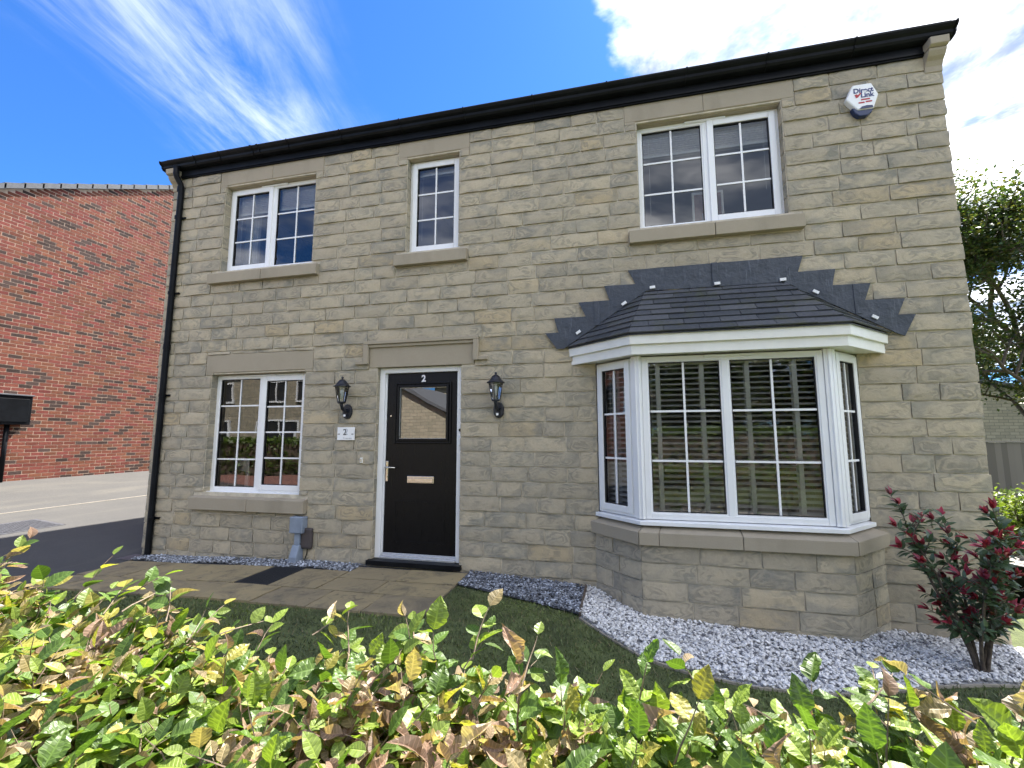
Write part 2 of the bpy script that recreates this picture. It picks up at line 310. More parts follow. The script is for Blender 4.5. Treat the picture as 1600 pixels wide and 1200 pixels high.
# ------------------------------------------------------------------ building helpers
def empty(name, loc=(0, 0, 0)):
    o = bpy.data.objects.new(name, None); COL.objects.link(o); o.location = loc; o.empty_display_size = 0.1
    return o
WLOC = {}
def adopt(o, parent):
    # parts are modelled in world coordinates; the parents only carry a translation
    if parent is None: return
    o.parent = parent
    p, tl = parent, Vector((0, 0, 0))
    while p is not None: tl += p.location; p = p.parent
    o.location = o.location - tl
def tag(o, label=None, cat=None, group=None, kind=None):
    for k, v in (('label', label), ('category', cat), ('group', group), ('kind', kind)):
        if v: o[k] = v
    return o
IDENT = lambda u, v, z: (u, v, z)
def facet(ox, oy, ux, uy):
    L = math.hypot(ux, uy); ux /= L; uy /= L
    return lambda u, v, z: (ox + ux*u - uy*v, oy + uy*u + ux*v, z)
class MB:
    def __init__(s, T=IDENT): s.v = []; s.f = []; s.c = []; s.T = T; s.tint = None; s.edge = []
    def add(s, vs, fs, col=None):
        b = len(s.v); s.v += [s.T(*p) for p in vs]; s.f += [tuple(i+b for i in f) for f in fs]
        s.c += [col or s.tint or (1, 1, 1)]*len(vs); return s
    def box(s, x0, x1, y0, y1, z0, z1, col=None):
        return s.add([(x0,y0,z0),(x1,y0,z0),(x1,y1,z0),(x0,y1,z0),(x0,y0,z1),(x1,y0,z1),(x1,y1,z1),(x0,y1,z1)],
                     [(0,1,5,4),(1,2,6,5),(2,3,7,6),(3,0,4,7),(4,5,6,7),(3,2,1,0)], col)
    def frame(s, x0, x1, z0, z1, y0, y1, w, wt_=None, wb=None):
        wt_ = wt_ or w; wb = wb or w
        s.box(x0, x0+w, y0, y1, z0, z1); s.box(x1-w, x1, y0, y1, z0, z1)
        s.box(x0+w, x1-w, y0, y1, z1-wt_, z1); s.box(x0+w, x1-w, y0, y1, z0, z0+wb); return s
    def prism(s, poly, a0, a1, plane='xz', col=None):
        # extrude a polygon: 'xz' along y, 'xy' along z, 'yz' along x
        k = len(poly)
        def P(p, a):
            return {'xz': (p[0], a, p[1]), 'xy': (p[0], p[1], a), 'yz': (a, p[0], p[1])}[plane]
        vs = [P(p, a0) for p in poly] + [P(p, a1) for p in poly]
        fs = [tuple(range(k)), tuple(range(2*k-1, k-1, -1))] + [(i, i+k, (i+1) % k + k, (i+1) % k) for i in range(k)]
        return s.add(vs, fs, col)
    def tube(s, path, r, n=8, cap=True, col=None):
        P = [Vector(p) for p in path]; rs = r if isinstance(r, (list, tuple)) else [r]*len(P)
        vs, fs = [], []; ref = None
        for i, p in enumerate(P):
            d = (P[min(i+1, len(P)-1)] - P[max(i-1, 0)]).normalized()
            if ref is None: ref = Vector((0, 0, 1)) if abs(d.z) < 0.9 else Vector((1, 0, 0))
            a = d.cross(ref).normalized(); b = a.cross(d).normalized(); ref = b
            for j in range(n):
                t_ = 2*math.pi*j/n; q = p + (a*math.cos(t_) + b*math.sin(t_))*rs[i]; vs.append(tuple(q))
        for i in range(len(P)-1):
            for j in range(n): fs.append((i*n+j, i*n+(j+1) % n, (i+1)*n+(j+1) % n, (i+1)*n+j))
        if cap: fs.append(tuple(range(n-1, -1, -1))); fs.append(tuple((len(P)-1)*n+j for j in range(n)))
        return s.add(vs, fs, col)
    def lathe(s, prof, cx, cy, n=16, rot=0, col=None):
        vs, fs = [], []
        for r_, z in prof:
            for j in range(n):
                t_ = 2*math.pi*j/n + rot; vs.append((cx + r_*math.cos(t_), cy + r_*math.sin(t_), z))
        for i in range(len(prof)-1):
            for j in range(n): fs.append((i*n+j, i*n+(j+1) % n, (i+1)*n+(j+1) % n, (i+1)*n+j))
        return s.add(vs, fs, col)
    def build(s, name, m, parent=None, smooth=False, bevel=0, origin=None, kind=None, label=None, fixn=True):
        me = bpy.data.meshes.new(name)
        off = Vector(origin) if origin is not None else Vector((0, 0, 0))
        me.from_pydata([tuple(Vector(p)-off) for p in s.v], [], s.f)
        at = me.color_attributes.new('tint', 'FLOAT_COLOR', 'POINT')
        at.data.foreach_set('color', [x for c in s.c for x in (c[0], c[1], c[2], 1)])
        if s.edge:
            ea = me.color_attributes.new('edge', 'FLOAT_COLOR', 'POINT'); ea.data.foreach_set('color', [x for e in s.edge for x in ((e, e, e, 1) if isinstance(e, float) else (e[0], e[1], 0, 1))])
        if fixn and len(s.f) < 20000:
            bm = bmesh.new(); bm.from_mesh(me); bmesh.ops.recalc_face_normals(bm, faces=bm.faces); bm.to_mesh(me); bm.free()
        me.materials.append(MAT[m] if isinstance(m, str) else m)
        if smooth: me.polygons.foreach_set('use_smooth', [True]*len(me.polygons))
        o = bpy.data.objects.new(name, me); COL.objects.link(o); o.location = off
        if bevel:
            b = o.modifiers.new('bevel', 'BEVEL'); b.width = bevel; b.segments = 2; b.limit_method = 'ANGLE'; b.angle_limit = R(40)
        adopt(o, parent)
        if kind: o['kind'] = kind
        if label: o['label'] = label
        return o
def lerp(a, b, t): return a + (b-a)*t
def interp(tab, x):
    if x <= tab[0][0]: return tab[0][1]
    for (x0, y0), (x1, y1) in zip(tab, tab[1:]):
        if x <= x1: return lerp(y0, y1, (x-x0)/(x1-x0))
    return tab[-1][1]
def inpoly(x, y, poly):
    r = False; j = len(poly)-1
    for i in range(len(poly)):
        if (poly[i][1] > y) != (poly[j][1] > y) and x < (poly[j][0]-poly[i][0])*(y-poly[i][1])/(poly[j][1]-poly[i][1])+poly[i][0]: r = not r
        j = i
    return r
def project(p):
    d = Vector(p)-CAM; z = d.dot(fw)
    if z <= 0.02: return None
    return 800+FPX*d.dot(rt2)/z, 600-FPX*d.dot(up2)/z, z

# ------------------------------------------------------------------ ground
GX = [(-3.07, -0.15), (-1.0, -0.085), (1.15, -0.065), (2.3, -0.12), (2.9, -0.215), (4.5, -0.275), (5.7, -0.35), (8, -0.42)]
def gz(x, y):
    z = interp(GX, x)
    if y < -1.2: z -= 0.03*(-y-1.2)
    if x < -3.07: z = -0.15
    return max(z, -0.42)
def drive_z(x): return -0.15 + 0.09*min(max(-3.07-x, 0), 6.6)
g = MB()
S = 600; g.add([(-S, -S, -0.62), (S, -S, -0.62), (S, S, -0.62), (-S, S, -0.62)], [(0, 1, 2, 3)])
tag(g.build('ground', 'lawn'), kind='structure')
def grid(x0, x1, y0, y1, nx, ny, fz):
    m = MB(); vs = [(lerp(x0, x1, i/nx), lerp(y0, y1, j/ny), 0) for j in range(ny+1) for i in range(nx+1)]
    vs = [(x, y, fz(x, y)) for x, y, _ in vs]
    return m.add(vs, [(j*(nx+1)+i, j*(nx+1)+i+1, (j+1)*(nx+1)+i+1, (j+1)*(nx+1)+i) for j in range(ny) for i in range(nx)])
tag(grid(-3.07, 8.0, -4.55, 0.0, 48, 18, lambda x, y: gz(x, y)-0.010).build('lawn', 'lawn', smooth=True), kind='structure')
tag(grid(5.70, 30.0, 0.0, 40.0, 24, 20, lambda x, y: -0.42+0.03*min(y, 12)).build('back_garden', 'lawn', smooth=True), kind='structure')
dv = MB()
xs = [-22, -9.7, -6.53, -3.07]
for a, b in zip(xs, xs[1:]):
    za, zb = drive_z(a), drive_z(b)
    dv.add([(a, -4.6, za), (b, -4.6, zb), (b, 24, zb), (a, 24, za)], [(0, 1, 2, 3)])
tag(dv.build('driveway', 'tarmac'), kind='structure')
st = MB(); st.box(-6.545, -6.515, -4.5, 20, drive_z(-6.5)-0.1, drive_z(-6.53)+0.006)
tag(st.build('edging_strip', 'kerb_stone'), 'thin pale concrete edging line across the sunlit tarmac drive', 'edging')
tag(grid(-60, 60, -6.4, -4.55, 4, 1, lambda x, y: -0.26).build('pavement', 'pavement'), kind='structure')
tag(grid(-60, 60, -8.6, -6.55, 4, 1, lambda x, y: -0.38).build('road', 'tarmac'), kind='structure')
tag(grid(-3.0, 60, -40, -8.6, 4, 4, lambda x, y: -0.376).build('green_verge', 'lawn'), kind='structure')
tag(grid(-60, -3.0, -12.2, -8.6, 4, 1, lambda x, y: -0.376).build('shared_drive', 'paving_red'), kind='structure')
kb = MB(); kb.box(-60, 60, -6.55, -6.40, -0.5, -0.26)
tag(kb.build('kerb', 'kerb_stone'), kind='structure')

# ------------------------------------------------------------------ the stone house
HX0, HX1 = -3.207, 5.684
house = empty('stone_house', (1.24, 4.0, -0.2))
tag(house, 'detached house of buff coursed stone with black door, bay window and white frames', 'house')
CH, Z0 = 0.154, 3.02
EAVE = 4.85
UZ0, UZ1 = 3.470, 4.640
WIN = {'ul': (-2.325, -0.947, UZ0, UZ1), 'n': (0.309, 0.969, UZ0, UZ1), 'ur': (2.951, 4.338, UZ0, UZ1), 'll': (-2.332, -0.954, 0.655, 2.115)}
DOOR = (0.0, 1.021, -0.02, 2.12)
BAYO = (2.47, 4.79, -0.5, 2.10)
# things that interrupt the coursed stone: (x0, x1, z0, z1)
HOLES = [WIN['ul'], WIN['n'], WIN['ur'], WIN['ll'], DOOR, BAYO,
         (-2.452, -0.835, 3.29, 3.472), (0.19, 1.085, 3.29, 3.472), (2.84, 4.45, 3.29, 3.472), (-2.465, -0.84, 0.45, 0.657),
         (-2.42, -0.853, 2.115, 2.362), (-2.41, -0.84, 4.64, 4.9), (0.19, 1.09, 4.64, 4.9), (2.83, 4.455, 4.64, 4.9),
         (-0.105, 1.175, 2.118, 2.40)]
def stone_piece(mb, u0, u1, z0, z1, rnd, relief=1.0, col=None):
    L, H = u1-u0, z1-z0
    nx = 4 if L > 0.2 else (3 if L > 0.1 else 2); nz = 3 if H > 0.09 else 2
    col = col or (rnd.random(), rnd.random(), rnd.random())
    base = rnd.uniform(0.005, 0.012)*relief; tilt = rnd.uniform(-0.010, 0.003)*relief
    vs = []
    for j in range(nz+1):
        for i in range(nx+1):
            fu, fz = i/nx, j/nz
            edge_i = i in (0, nx); edge_j = j in (0, nz)
            uu = u0 + L*(fu + (0 if edge_i else rnd.uniform(-.06, .06))); zz = z0 + H*(fz + (0 if edge_j else rnd.uniform(-.08, .08)))
            if edge_j: zz += rnd.uniform(-.0028, .0028)
            if edge_i: uu += rnd.uniform(-.003, .003)
            d = base + tilt*(fz-0.5)
            if not (edge_i or edge_j): d += rnd.uniform(0.003, 0.013)*relief
            elif j == 0 and not edge_i: d += rnd.uniform(0.0, 0.012)*relief
            vs.append((uu, -d, zz))
    W_ = nx+1
    fs = [(j*W_+i, j*W_+i+1, (j+1)*W_+i+1, (j+1)*W_+i) for j in range(nz) for i in range(nx)]
    ring = [i for i in range(W_)] + [j*W_+nx for j in range(1, nz+1)] + [nz*W_+i for i in range(nx-1, -1, -1)] + [j*W_ for j in range(nz-1, 0, -1)]
    b = len(vs); n = len(ring); vs += [vs[k] for k in ring]; vs += [(vs[k][0], 0.03, vs[k][2]) for k in ring]
    fs += [(b+k, b+n+k, b+n+(k+1) % n, b+(k+1) % n) for k in range(n)]
    mb.edge += [0.0 if (i in (0, nx) or j in (0, nz)) else 1.0 for j in range(nz+1) for i in range(nx+1)] + [0.0]*(2*n)
    mb.add(vs, fs, col)
def course_split(u0, u1, rnd, breaks=()):
    pts = [u0] + sorted(b for b in breaks if u0+0.01 < b < u1-0.01) + [u1]; out = []
    for a, b in zip(pts, pts[1:]):
        x = a
        while b-x > 0.62:
            w = rnd.choice((0.26, 0.33, 0.36, 0.40, 0.43, 0.46, 0.48)) + rnd.uniform(-.02, .02)
            if b-x-w < 0.14: w = (b-x)*0.5
            out.append((x, x+w)); x += w
        if b-x > 0.52: m = x+(b-x)*rnd.uniform(.4, .6); out += [(x, m), (m, b)]
        else: out.append((x, b))
    return out
J = 0.0062
rnd = random.Random(21)
rects = []
k0 = -23
for k in range(k0, 13):
    z0, z1 = Z0+k*CH, Z0+(k+1)*CH
    if z0 > EAVE: break
    if z1 < -0.42: continue
    br = []
    for h in HOLES:
        if h[2] < z1-0.02 and h[3] > z0+0.02: br += [h[0], h[1]]
    for (a, b) in course_split(HX0, HX1, rnd, br):
        segs = [(z0, min(z1, EAVE+0.02))]
        for h in HOLES:
            if h[0] < b-0.015 and h[1] > a+0.015:
                ns = []
                for s0, s1 in segs:
                    if h[3] <= s0 or h[2] >= s1: ns.append((s0, s1)); continue
                    if h[2]-s0 > 0.03: ns.append((s0, h[2]))
                    if s1-h[3] > 0.03: ns.append((h[3], s1))
                segs = ns
        for s0, s1 in segs:
            if s1-s0 > 0.025 and s1 > interp(GX, a)-0.06: rects.append((a, b, s0, s1))
# wall core with the openings left out
wall = MB()
ex = sorted({HX0+.01, HX1-.01} | {v for h in HOLES[:6] for v in h[:2]}); ez = sorted({-0.5, 5.0} | {v for h in HOLES[:6] for v in h[2:]})
for a, b in zip(ex, ex[1:]):
    for c0, c1 in zip(ez, ez[1:]):
        mx, mz = (a+b)/2, (c0+c1)/2
        if any(h[0] < mx < h[1] and h[2] < mz < h[3] for h in HOLES[:6]): continue
        wall.add([(a, .0, c0), (b, .0, c0), (b, .0, c1), (a, .0, c1)], [(0, 1, 2, 3)])
for h in HOLES[:6]:
    x0, x1, z0, z1 = h; y0, y1 = .0, .30
    wall.add([(x0,y0,z0),(x0,y0,z1),(x0,y1,z1),(x0,y1,z0)], [(0,1,2,3)]); wall.add([(x1,y0,z0),(x1,y0,z1),(x1,y1,z1),(x1,y1,z0)], [(3,2,1,0)])
    wall.add([(x0,y0,z1),(x1,y0,z1),(x1,y1,z1),(x0,y1,z1)], [(0,1,2,3)]); wall.add([(x0,y0,z0),(x1,y0,z0),(x1,y1,z0),(x0,y1,z0)], [(3,2,1,0)])
wallo = wall.build('front_wall', 'mortar', house, fixn=False)
side = MB(); RIDGE_Y, RIDGE_Z, DEPTH = 4.0, 7.75, 8.0
for x0, x1 in ((HX0+.012, HX0+.30), (HX1-.30, HX1-.012)):
    side.prism([(0.02, -0.5), (DEPTH, -0.5), (DEPTH, 4.95), (RIDGE_Y, RIDGE_Z-0.1), (0.02, 4.95)], x0, x1, 'yz')
side.box(HX0+.3, HX1-.3, DEPTH-.3, DEPTH, -0.5, 4.95)
side.tint = (0.4, 0.5, 0.3)
side.build('side_walls', 'stone', house)
def share(a, b, z0, z1):
    return (b-a)*(z1-z0)/((a+b)/2-CAM.x)**2 if False else (b-a)*(z1-z0)/(((a+b)/2-CAM.x)**2+CAM.y**2+((z0+z1)/2-CAM.z)**2)
rects.sort(key=lambda q: -share(*q))
rest = MB()
for i, (a, b, z0, z1) in enumerate(rects):
    e0 = 0 if abs(a-HX0) < .01 else J; e1 = 0 if abs(b-HX1) < .01 else J
    jx0 = rnd.uniform(0, .014) if e0 == 0 else e0; jx1 = rnd.uniform(0, .014) if e1 == 0 else e1
    if i < 262:
        m = MB(); stone_piece(m, a+jx0, b-jx1, z0+J, z1-J, rnd)
        m.build('stone', 'stone', wallo, smooth=True, origin=((a+b)/2, 0, (z0+z1)/2))
    else: stone_piece(rest, a+jx0, b-jx1, z0+J, z1-J, rnd)
rest.build('coursed_stone', 'stone', wallo, smooth=True, kind='stuff')
# quoin returns inside the reveals of the openings
rev = MB()
for nm in ('ul', 'n', 'ur', 'll'):
    x0, x1, z0, z1 = WIN[nm]
    k = math.floor((z0-Z0)/CH)
    while Z0+k*CH < z1:
        a, b = max(z0, Z0+k*CH+J), min(z1, Z0+(k+1)*CH-J); k += 1
        if b-a < .02: continue
        for xx, s in ((x0, 1), (x1, -1)):
            rev.box(xx, xx+s*0.006, 0.0, 0.12, a, b, (rnd.random(), rnd.random(), rnd.random()))
for k in range(-20, 0):
    a, b = Z0+k*CH+J, Z0+(k+1)*CH-J
    if b < 0 or a > 2.1: continue
    for xx, s in ((0.0, 1), (1.021, -1)): rev.box(xx, xx+s*0.005, 0.0, 0.08, max(a, 0), min(b, 2.1), (rnd.random(), rnd.random(), rnd.random()))
rev.build('reveal_stones', 'stone', house, kind='stuff')

# lintels and sills
def lintel(x0, x1, z0, z1, split=None):
    spl = [x0] + (split or []) + [x1]; m = MB()
    for a, b in zip(spl, spl[1:]): m.box(a+.002, b-.002, -0.010, 0.11, z0+.03, z1)
    for a, b in zip(spl, spl[1:]):
        m.prism([(-0.010, z0+.03), (0.03, z0+.002), (0.11, z0+.002), (0.11, z0+.03)], a+.002+(0.11 if a == x0 else 0), b-.002-(0.11 if b == x1 else 0), 'yz')
        m.box(a+.002, a+.112, -0.010, 0.11, z0, z0+.03) if a == x0 else None
        m.box(b-.112, b-.002, -0.010, 0.11, z0, z0+.03) if b == x1 else None
    return m.build('lintel', 'cast_stone', house, bevel=.004)
lintel(-2.41, -0.84, 4.630, 4.86, [-1.60]); lintel(0.195, 1.09, 4.630, 4.86); lintel(2.83, 4.455, 4.630, 4.86, [3.62]); lintel(-2.42, -0.853, 2.105, 2.362)
def sill(x0, x1, z0, z1, split=None):
    spl = [x0] + (split or []) + [x1]
    for i, (a, b) in enumerate(zip(spl, spl[1:])):
        m = MB(); m.prism([(-0.075, z0), (0.12, z0), (0.12, z1+.012), (0.0, z1), (-0.075, z1-.018)], a+.003, b-.003, 'yz')
        m.build('sill', 'cast_stone', house, bevel=.005)
sill(-2.452, -0.835, 3.292, 3.44, [-1.63]); sill(0.192, 1.085, 3.292, 3.44); sill(2.84, 4.45, 3.292, 3.44, [3.66]); sill(-2.465, -0.84, 0.452, 0.615, [-1.62])
# door head: plain panel with a hood mould that steps out at its feet
m = MB(); m.box(-0.10, 1.17, -0.012, 0.1, 2.118, 2.40); m.build('door_lintel', 'cast_stone', house, bevel=.004)
m = MB()
m.box(-0.165, 1.225, -0.055, 0.0, 2.385, 2.425); m.box(-0.150, 1.210, -0.035, 0.0, 2.350, 2.385)
for s, xo, xi in ((-1, -0.165, -0.105), (1, 1.225, 1.165)):
    a, b = sorted((xo, xi)); m.box(a, b, -0.055, 0.0, 2.155, 2.385)
    a, b = sorted((xo+s*-0.0, xi-s*0.028)); m.box(a, b, -0.034, 0.0, 2.16, 2.36) if False else None
    a, b = sorted((xo+s*0.105, xo-s*-0.0)); m.box(a, b, -0.050, 0.0, 2.155, 2.195)
m.build('hood_mould', 'cast_stone', house, bevel=.006)

# rooms behind the glass
room = MB()
def room_box(x0, x1, y0, y1, z0, z1):
    room.add([(x0,y0,z0),(x1,y0,z0),(x1,y1,z0),(x0,y1,z0),(x0,y0,z1),(x1,y0,z1),(x1,y1,z1),(x0,y1,z1)],
             [(1,2,6,5),(2,3,7,6),(3,0,4,7),(4,5,6,7),(3,2,1,0)])
room_box(-2.95, -0.1, .302, 4.0, 0.0, 2.42); room_box(-0.09, 1.1, .302, 5.0, 0.0, 2.42); room_box(1.12, 5.4, .302, 4.2, 0.0, 2.42)
room_box(-2.95, -0.1, .302, 4.0, 2.66, 4.95); room_box(-0.09, 1.5, .302, 3.0, 2.66, 4.95); room_box(1.52, 5.4, .302, 4.2, 2.66, 4.95)
room.build('room_walls', 'interior', house, fixn=False)
fl = MB()
for x0, x1, y1, z in ((-2.94, -0.11, 3.99, .004), (1.13, 5.39, 4.19, .004)): fl.add([(x0, .31, z), (x1, .31, z), (x1, y1, z), (x0, y1, z)], [(0, 1, 2, 3)])
fl.build('room_floor', 'carpet', house)

# ------------------------------------------------------------------ windows
def glazing(win, T, x0, x1, z0, z1, y, nc, nr, bar=0.018):
    for i in range(1, nc): b = MB(T); xx = lerp(x0, x1, i/nc); b.box(xx-bar/2, xx+bar/2, y-.004, y+.012, z0, z1); b.build('glazing_bar', 'white_plastic', win)
    for j in range(1, nr):
        zz = lerp(z0, z1, j/nr)
        for i in range(nc):
            a, c = lerp(x0, x1, i/nc)+(bar/2 if i else 0), lerp(x0, x1, (i+1)/nc)-(bar/2 if i < nc-1 else 0)
            b = MB(T); b.box(a, c, y-.003, y+.011, zz-bar/2, zz+bar/2); b.build('glazing_bar', 'white_plastic', win)
    for i in range(nc):
        for j in range(nr):
            a, c = lerp(x0, x1, i/nc), lerp(x0, x1, (i+1)/nc); d, e = lerp(z0, z1, j/nr), lerp(z0, z1, (j+1)/nr)
            p = MB(T); yy = y+.004; k = random.uniform(-.0006, .0006); k2 = random.uniform(-.0006, .0006)
            p.add([(a, yy-k, d), (c, yy+k, d), (c, yy+k+k2, e), (a, yy-k+k2, e)], [(0, 1, 2, 3)]); p.build('pane', 'glass', win, fixn=False)
def casement(x0, x1, z0, z1, lights, nr, nc=2, y=0.09, T=IDENT, cill=True, vent=True, w=0.045, label=None):
    f = MB(T); f.frame(x0+.003, x1-.003, z0+.002, z1-.010, y, y+.07, w)
    cuts = [l[1] for l in lights[:-1]]
    for c in cuts: f.box(c-.028, c+.028, y+.001, y+.069, z0+w, z1-w)
    if cill: f.box(x0-.012, x1+.0, y-.055, y-.001, z0-.03, z0+.004); f.box(x0-.012, x1+.0, y-.060, y-.055, z0-.042, z0+.002)
    win = f.build('window', 'white_plastic', house, bevel=.004, label=label)
    for (a, b, kind) in lights:
        ga = a+(w if a == x0 else .028); gb = b-(w if b == x1 else .028)
        if kind == 'sash':
            s = MB(T); s.frame(ga-.012, gb+.012, z0+w-.012, z1-w+.012, y-.016, y+.05, .062); s.build('sash', 'white_plastic', win, bevel=.005)
            s = MB(T); s.frame(ga-.0125+.062, gb+.0125-.062, z0+w-.0125+.062, z1-w+.0125-.062, y-.006, y+.03, .007); s.build('gasket', 'seal', win)
            glazing(win, T, ga+.057, gb-.057, z0+w+.057, z1-w-.057, y+.008, nc, nr)
        else:
            s = MB(T); s.frame(ga, gb, z0+w, z1-w, y+.008, y+.05, .014); s.build('bead', 'white_plastic', win)
            s = MB(T); s.frame(ga+.014, gb-.014, z0+w+.014, z1-w-.014, y+.012, y+.04, .006); s.build('gasket', 'seal', win)
            glazing(win, T, ga+.018, gb-.018, z0+w+.018, z1-w-.018, y+.022, nc, nr)
    if vent:
        mx = (x0+x1)/2; v = MB(T); v.box(mx-.2, mx+.2, y-.022, y-.001, z1-.034, z1-.014); v.build('trickle_vent', 'white_plastic', win, bevel=.003)
    return win
ml = lambda q: (q[0]+q[1])/2
q = WIN['ul']; casement(*q, [(q[0], ml(q), 'sash'), (ml(q), q[1], 'fixed')], 3)
q = WIN['n']; casement(*q, [(q[0], q[1], 'sash')], 3, vent=False)
q = WIN['ur']; casement(*q, [(q[0], ml(q), 'fixed'), (ml(q), q[1], 'sash')], 3)
q = WIN['ll']; casement(*q, [(q[0], ml(q), 'fixed'), (ml(q), q[1], 'sash')], 4)

# ------------------------------------------------------------------ front door
dx0, dx1, dz0, dz1 = 0.0, 1.021, 0.0, 2.118
m = MB(); m.box(dx0+.006, dx0+.072, .05, .13, dz0, dz1-.003); m.box(dx1-.062, dx1-.006, .05, .13, dz0, dz1-.003); m.box(dx0+.072, dx1-.062, .05, .13, dz1-.062, dz1-.003)
m.box(dx0+.072, dx0+.086, .075, .13, dz0+.05, dz1-.062); m.box(dx1-.074, dx1-.062, .075, .13, dz0+.05, dz1-.062)
dfr = m.build('door_frame', 'white_plastic', house, bevel=.004)
m = MB(); m.box(dx0+.072, dx1-.062, .03, .13, 0.0, .022); m.box(dx0+.072, dx1-.062, .06, .13, .022, .040); m.box(dx0+.072, dx1-.062, .085, .13, .040, .052); m.build('threshold', 'aluminium', dfr, bevel=.003)
m = MB(); m.box(dx0-.03, dx1+.03, -.07, .05, -.05, -.001); m.build('doorstep', 'black_plastic', house, bevel=.004)
LX0, LX1, LZ0, LZ1 = dx0+.086, dx1-.074, .052, dz1-.064
gx0, gx1, gz0, gz1 = 0.232, 0.832, 1.295, 1.90
m = MB(); y = .092
m.box(LX0, gx0, y, y+.044, LZ0, LZ1); m.box(gx1, LX1, y, y+.044, LZ0, LZ1); m.box(gx0, gx1, y, y+.044, gz1, LZ1); m.box(gx0, gx1, y, y+.044, LZ0, gz0)
leaf = m.build('door_leaf', 'door_black', house, label='black wood-grained door leaf with square pane')
m = MB(); m.frame(gx0-.045, gx1+.045, gz0-.045, gz1+.045, y-.016, y, .022); m.frame(gx0-.016, gx1+.016, gz0-.016, gz1+.016, y-.022, y-.0005, .030); m.build('moulding', 'door_black', leaf, bevel=.006)
m = MB(); m.frame(gx0+.012, gx1-.012, gz0+.012, gz1-.012, y-.006, y+.01, .005); m.build('glass_bead', 'aluminium', leaf)
m = MB(); m.add([(gx0, y+.012, gz0), (gx1, y+.012, gz0), (gx1, y+.012, gz1), (gx0, y+.012, gz1)], [(0, 1, 2, 3)]); m.build('pane', 'door_glass', leaf, fixn=False)
m = MB()
for zz in (0.17, ): m.frame(LX0+.13, LX1-.13, zz, 0.62, y-.004, y-.0005, .014)
m.build('panel_bead', 'door_black', leaf, bevel=.002)
lt = MB(); lt.box(.362, .684, y-.012, y-.0005, .815, .893); lp = lt.build('letter_plate', 'chrome', leaf, bevel=.004)
m = MB(); m.box(.374, .672, y-.018, y-.012, .823, .872); m.build('flap', 'chrome', lp, bevel=.003) if False else m.build('letter_flap', 'chrome', leaf, bevel=.004)
m = MB(); m.box(.094, .126, y-.010, y-.0005, .826, 1.056); m.build('handle_plate', 'chrome', leaf, bevel=.006)
m = MB(); m.tube([(.110, y-.008, .985), (.110, y-.05, .985), (.125, y-.055, .985), (.232, y-.05, .983)], [.009, .009, .009, .007], 8); m.build('door_handle', 'chrome', leaf, smooth=True)
m = MB(); m.tube([(.110, y-.018, .885), (.110, y-.008, .885)], .013, 12); m.build('lock', 'chrome', leaf, smooth=False)
m = MB(); m.tube([(.141, y-.008, 1.565), (.141, y, 1.565)], .009, 12); m.build('spyhole', 'chrome', leaf)
def text(body, size, loc, m, parent=None, name='lettering', ext=.001, rot=(math.pi/2, 0, 0), bold=0.0, sx=1.0, shear=0):
    cu_ = bpy.data.curves.new(name, 'FONT'); cu_.body = body; cu_.size = size; cu_.align_x = 'CENTER'; cu_.align_y = 'CENTER'; cu_.extrude = ext; cu_.offset = bold; cu_.shear = shear
    cu_.materials.append(MAT[m]); o = bpy.data.objects.new(name, cu_); COL.objects.link(o); o.location = loc; o.rotation_euler = rot; o.scale = (sx, 1, 1)
    me = bpy.data.meshes.new_from_object(o); bpy.data.objects.remove(o); o = bpy.data.objects.new(name, me); COL.objects.link(o); o.location = loc; o.rotation_euler = rot; o.scale = (sx, 1, 1)
    adopt(o, parent); return o
text('2', .105, (.535, y-.004, 1.985), 'numeral_silver', leaf, 'numeral', .003, bold=.003)
m = MB(); m.tube([(1.00, .035, 1.40), (1.00, .049, 1.40)], .017, 14); m.build('bell_camera', 'black_plastic', dfr)
m = MB(); m.box(.985, 1.013, .030, .049, 1.235, 1.345); m.build('bell_push', 'white_plastic', dfr, bevel=.006)

# ------------------------------------------------------------------ bay window
BW = [(2.43, 0.0), (2.848, -0.405), (4.465, -0.405), (4.868, 0.0)]      # stone base
BS = [(2.375, 0.0), (2.825, -0.455), (4.488, -0.455), (4.925, 0.0)]     # stone sill
BF = [(2.475, 0.0), (2.862, -0.372), (4.425, -0.372), (4.785, 0.0)]     # window frames
BE = [(2.19, 0.0), (2.80, -0.525), (4.53, -0.525), (5.055, 0.0)]        # eaves
def core_poly(P, inset): return P
m = MB(); inn = [(2.434, 0.0), (2.850, -0.403), (4.463, -0.403), (4.864, 0.0)]
m.prism(inn, -0.6, 0.40, 'xy'); baycore = m.build('bay_wall', 'mortar', house)
rnd = random.Random(5)
for fi in range(3):
    (ax, ay), (bx, by) = BW[fi], BW[fi+1]; L = math.hypot(bx-ax, by-ay); T = facet(ax, ay, bx-ax, by-ay)
    for ci, k in enumerate(range(-22, -16)):
        z0, z1 = Z0+k*CH, Z0+(k+1)*CH
        if z0 > 0.40: continue
        z1 = min(z1, 0.405)
        if z1-z0 < .03: continue
        for a, b in course_split(0, L, rnd):
            mm = MB(T); stone_piece(mm, a+(J if a > .01 else 0), b-(J if b < L-.01 else 0), z0+J, z1-J, rnd, 0.75)
            c = T((a+b)/2, 0, (z0+z1)/2); mm.build('stone', 'stone', baycore, smooth=True, origin=c)
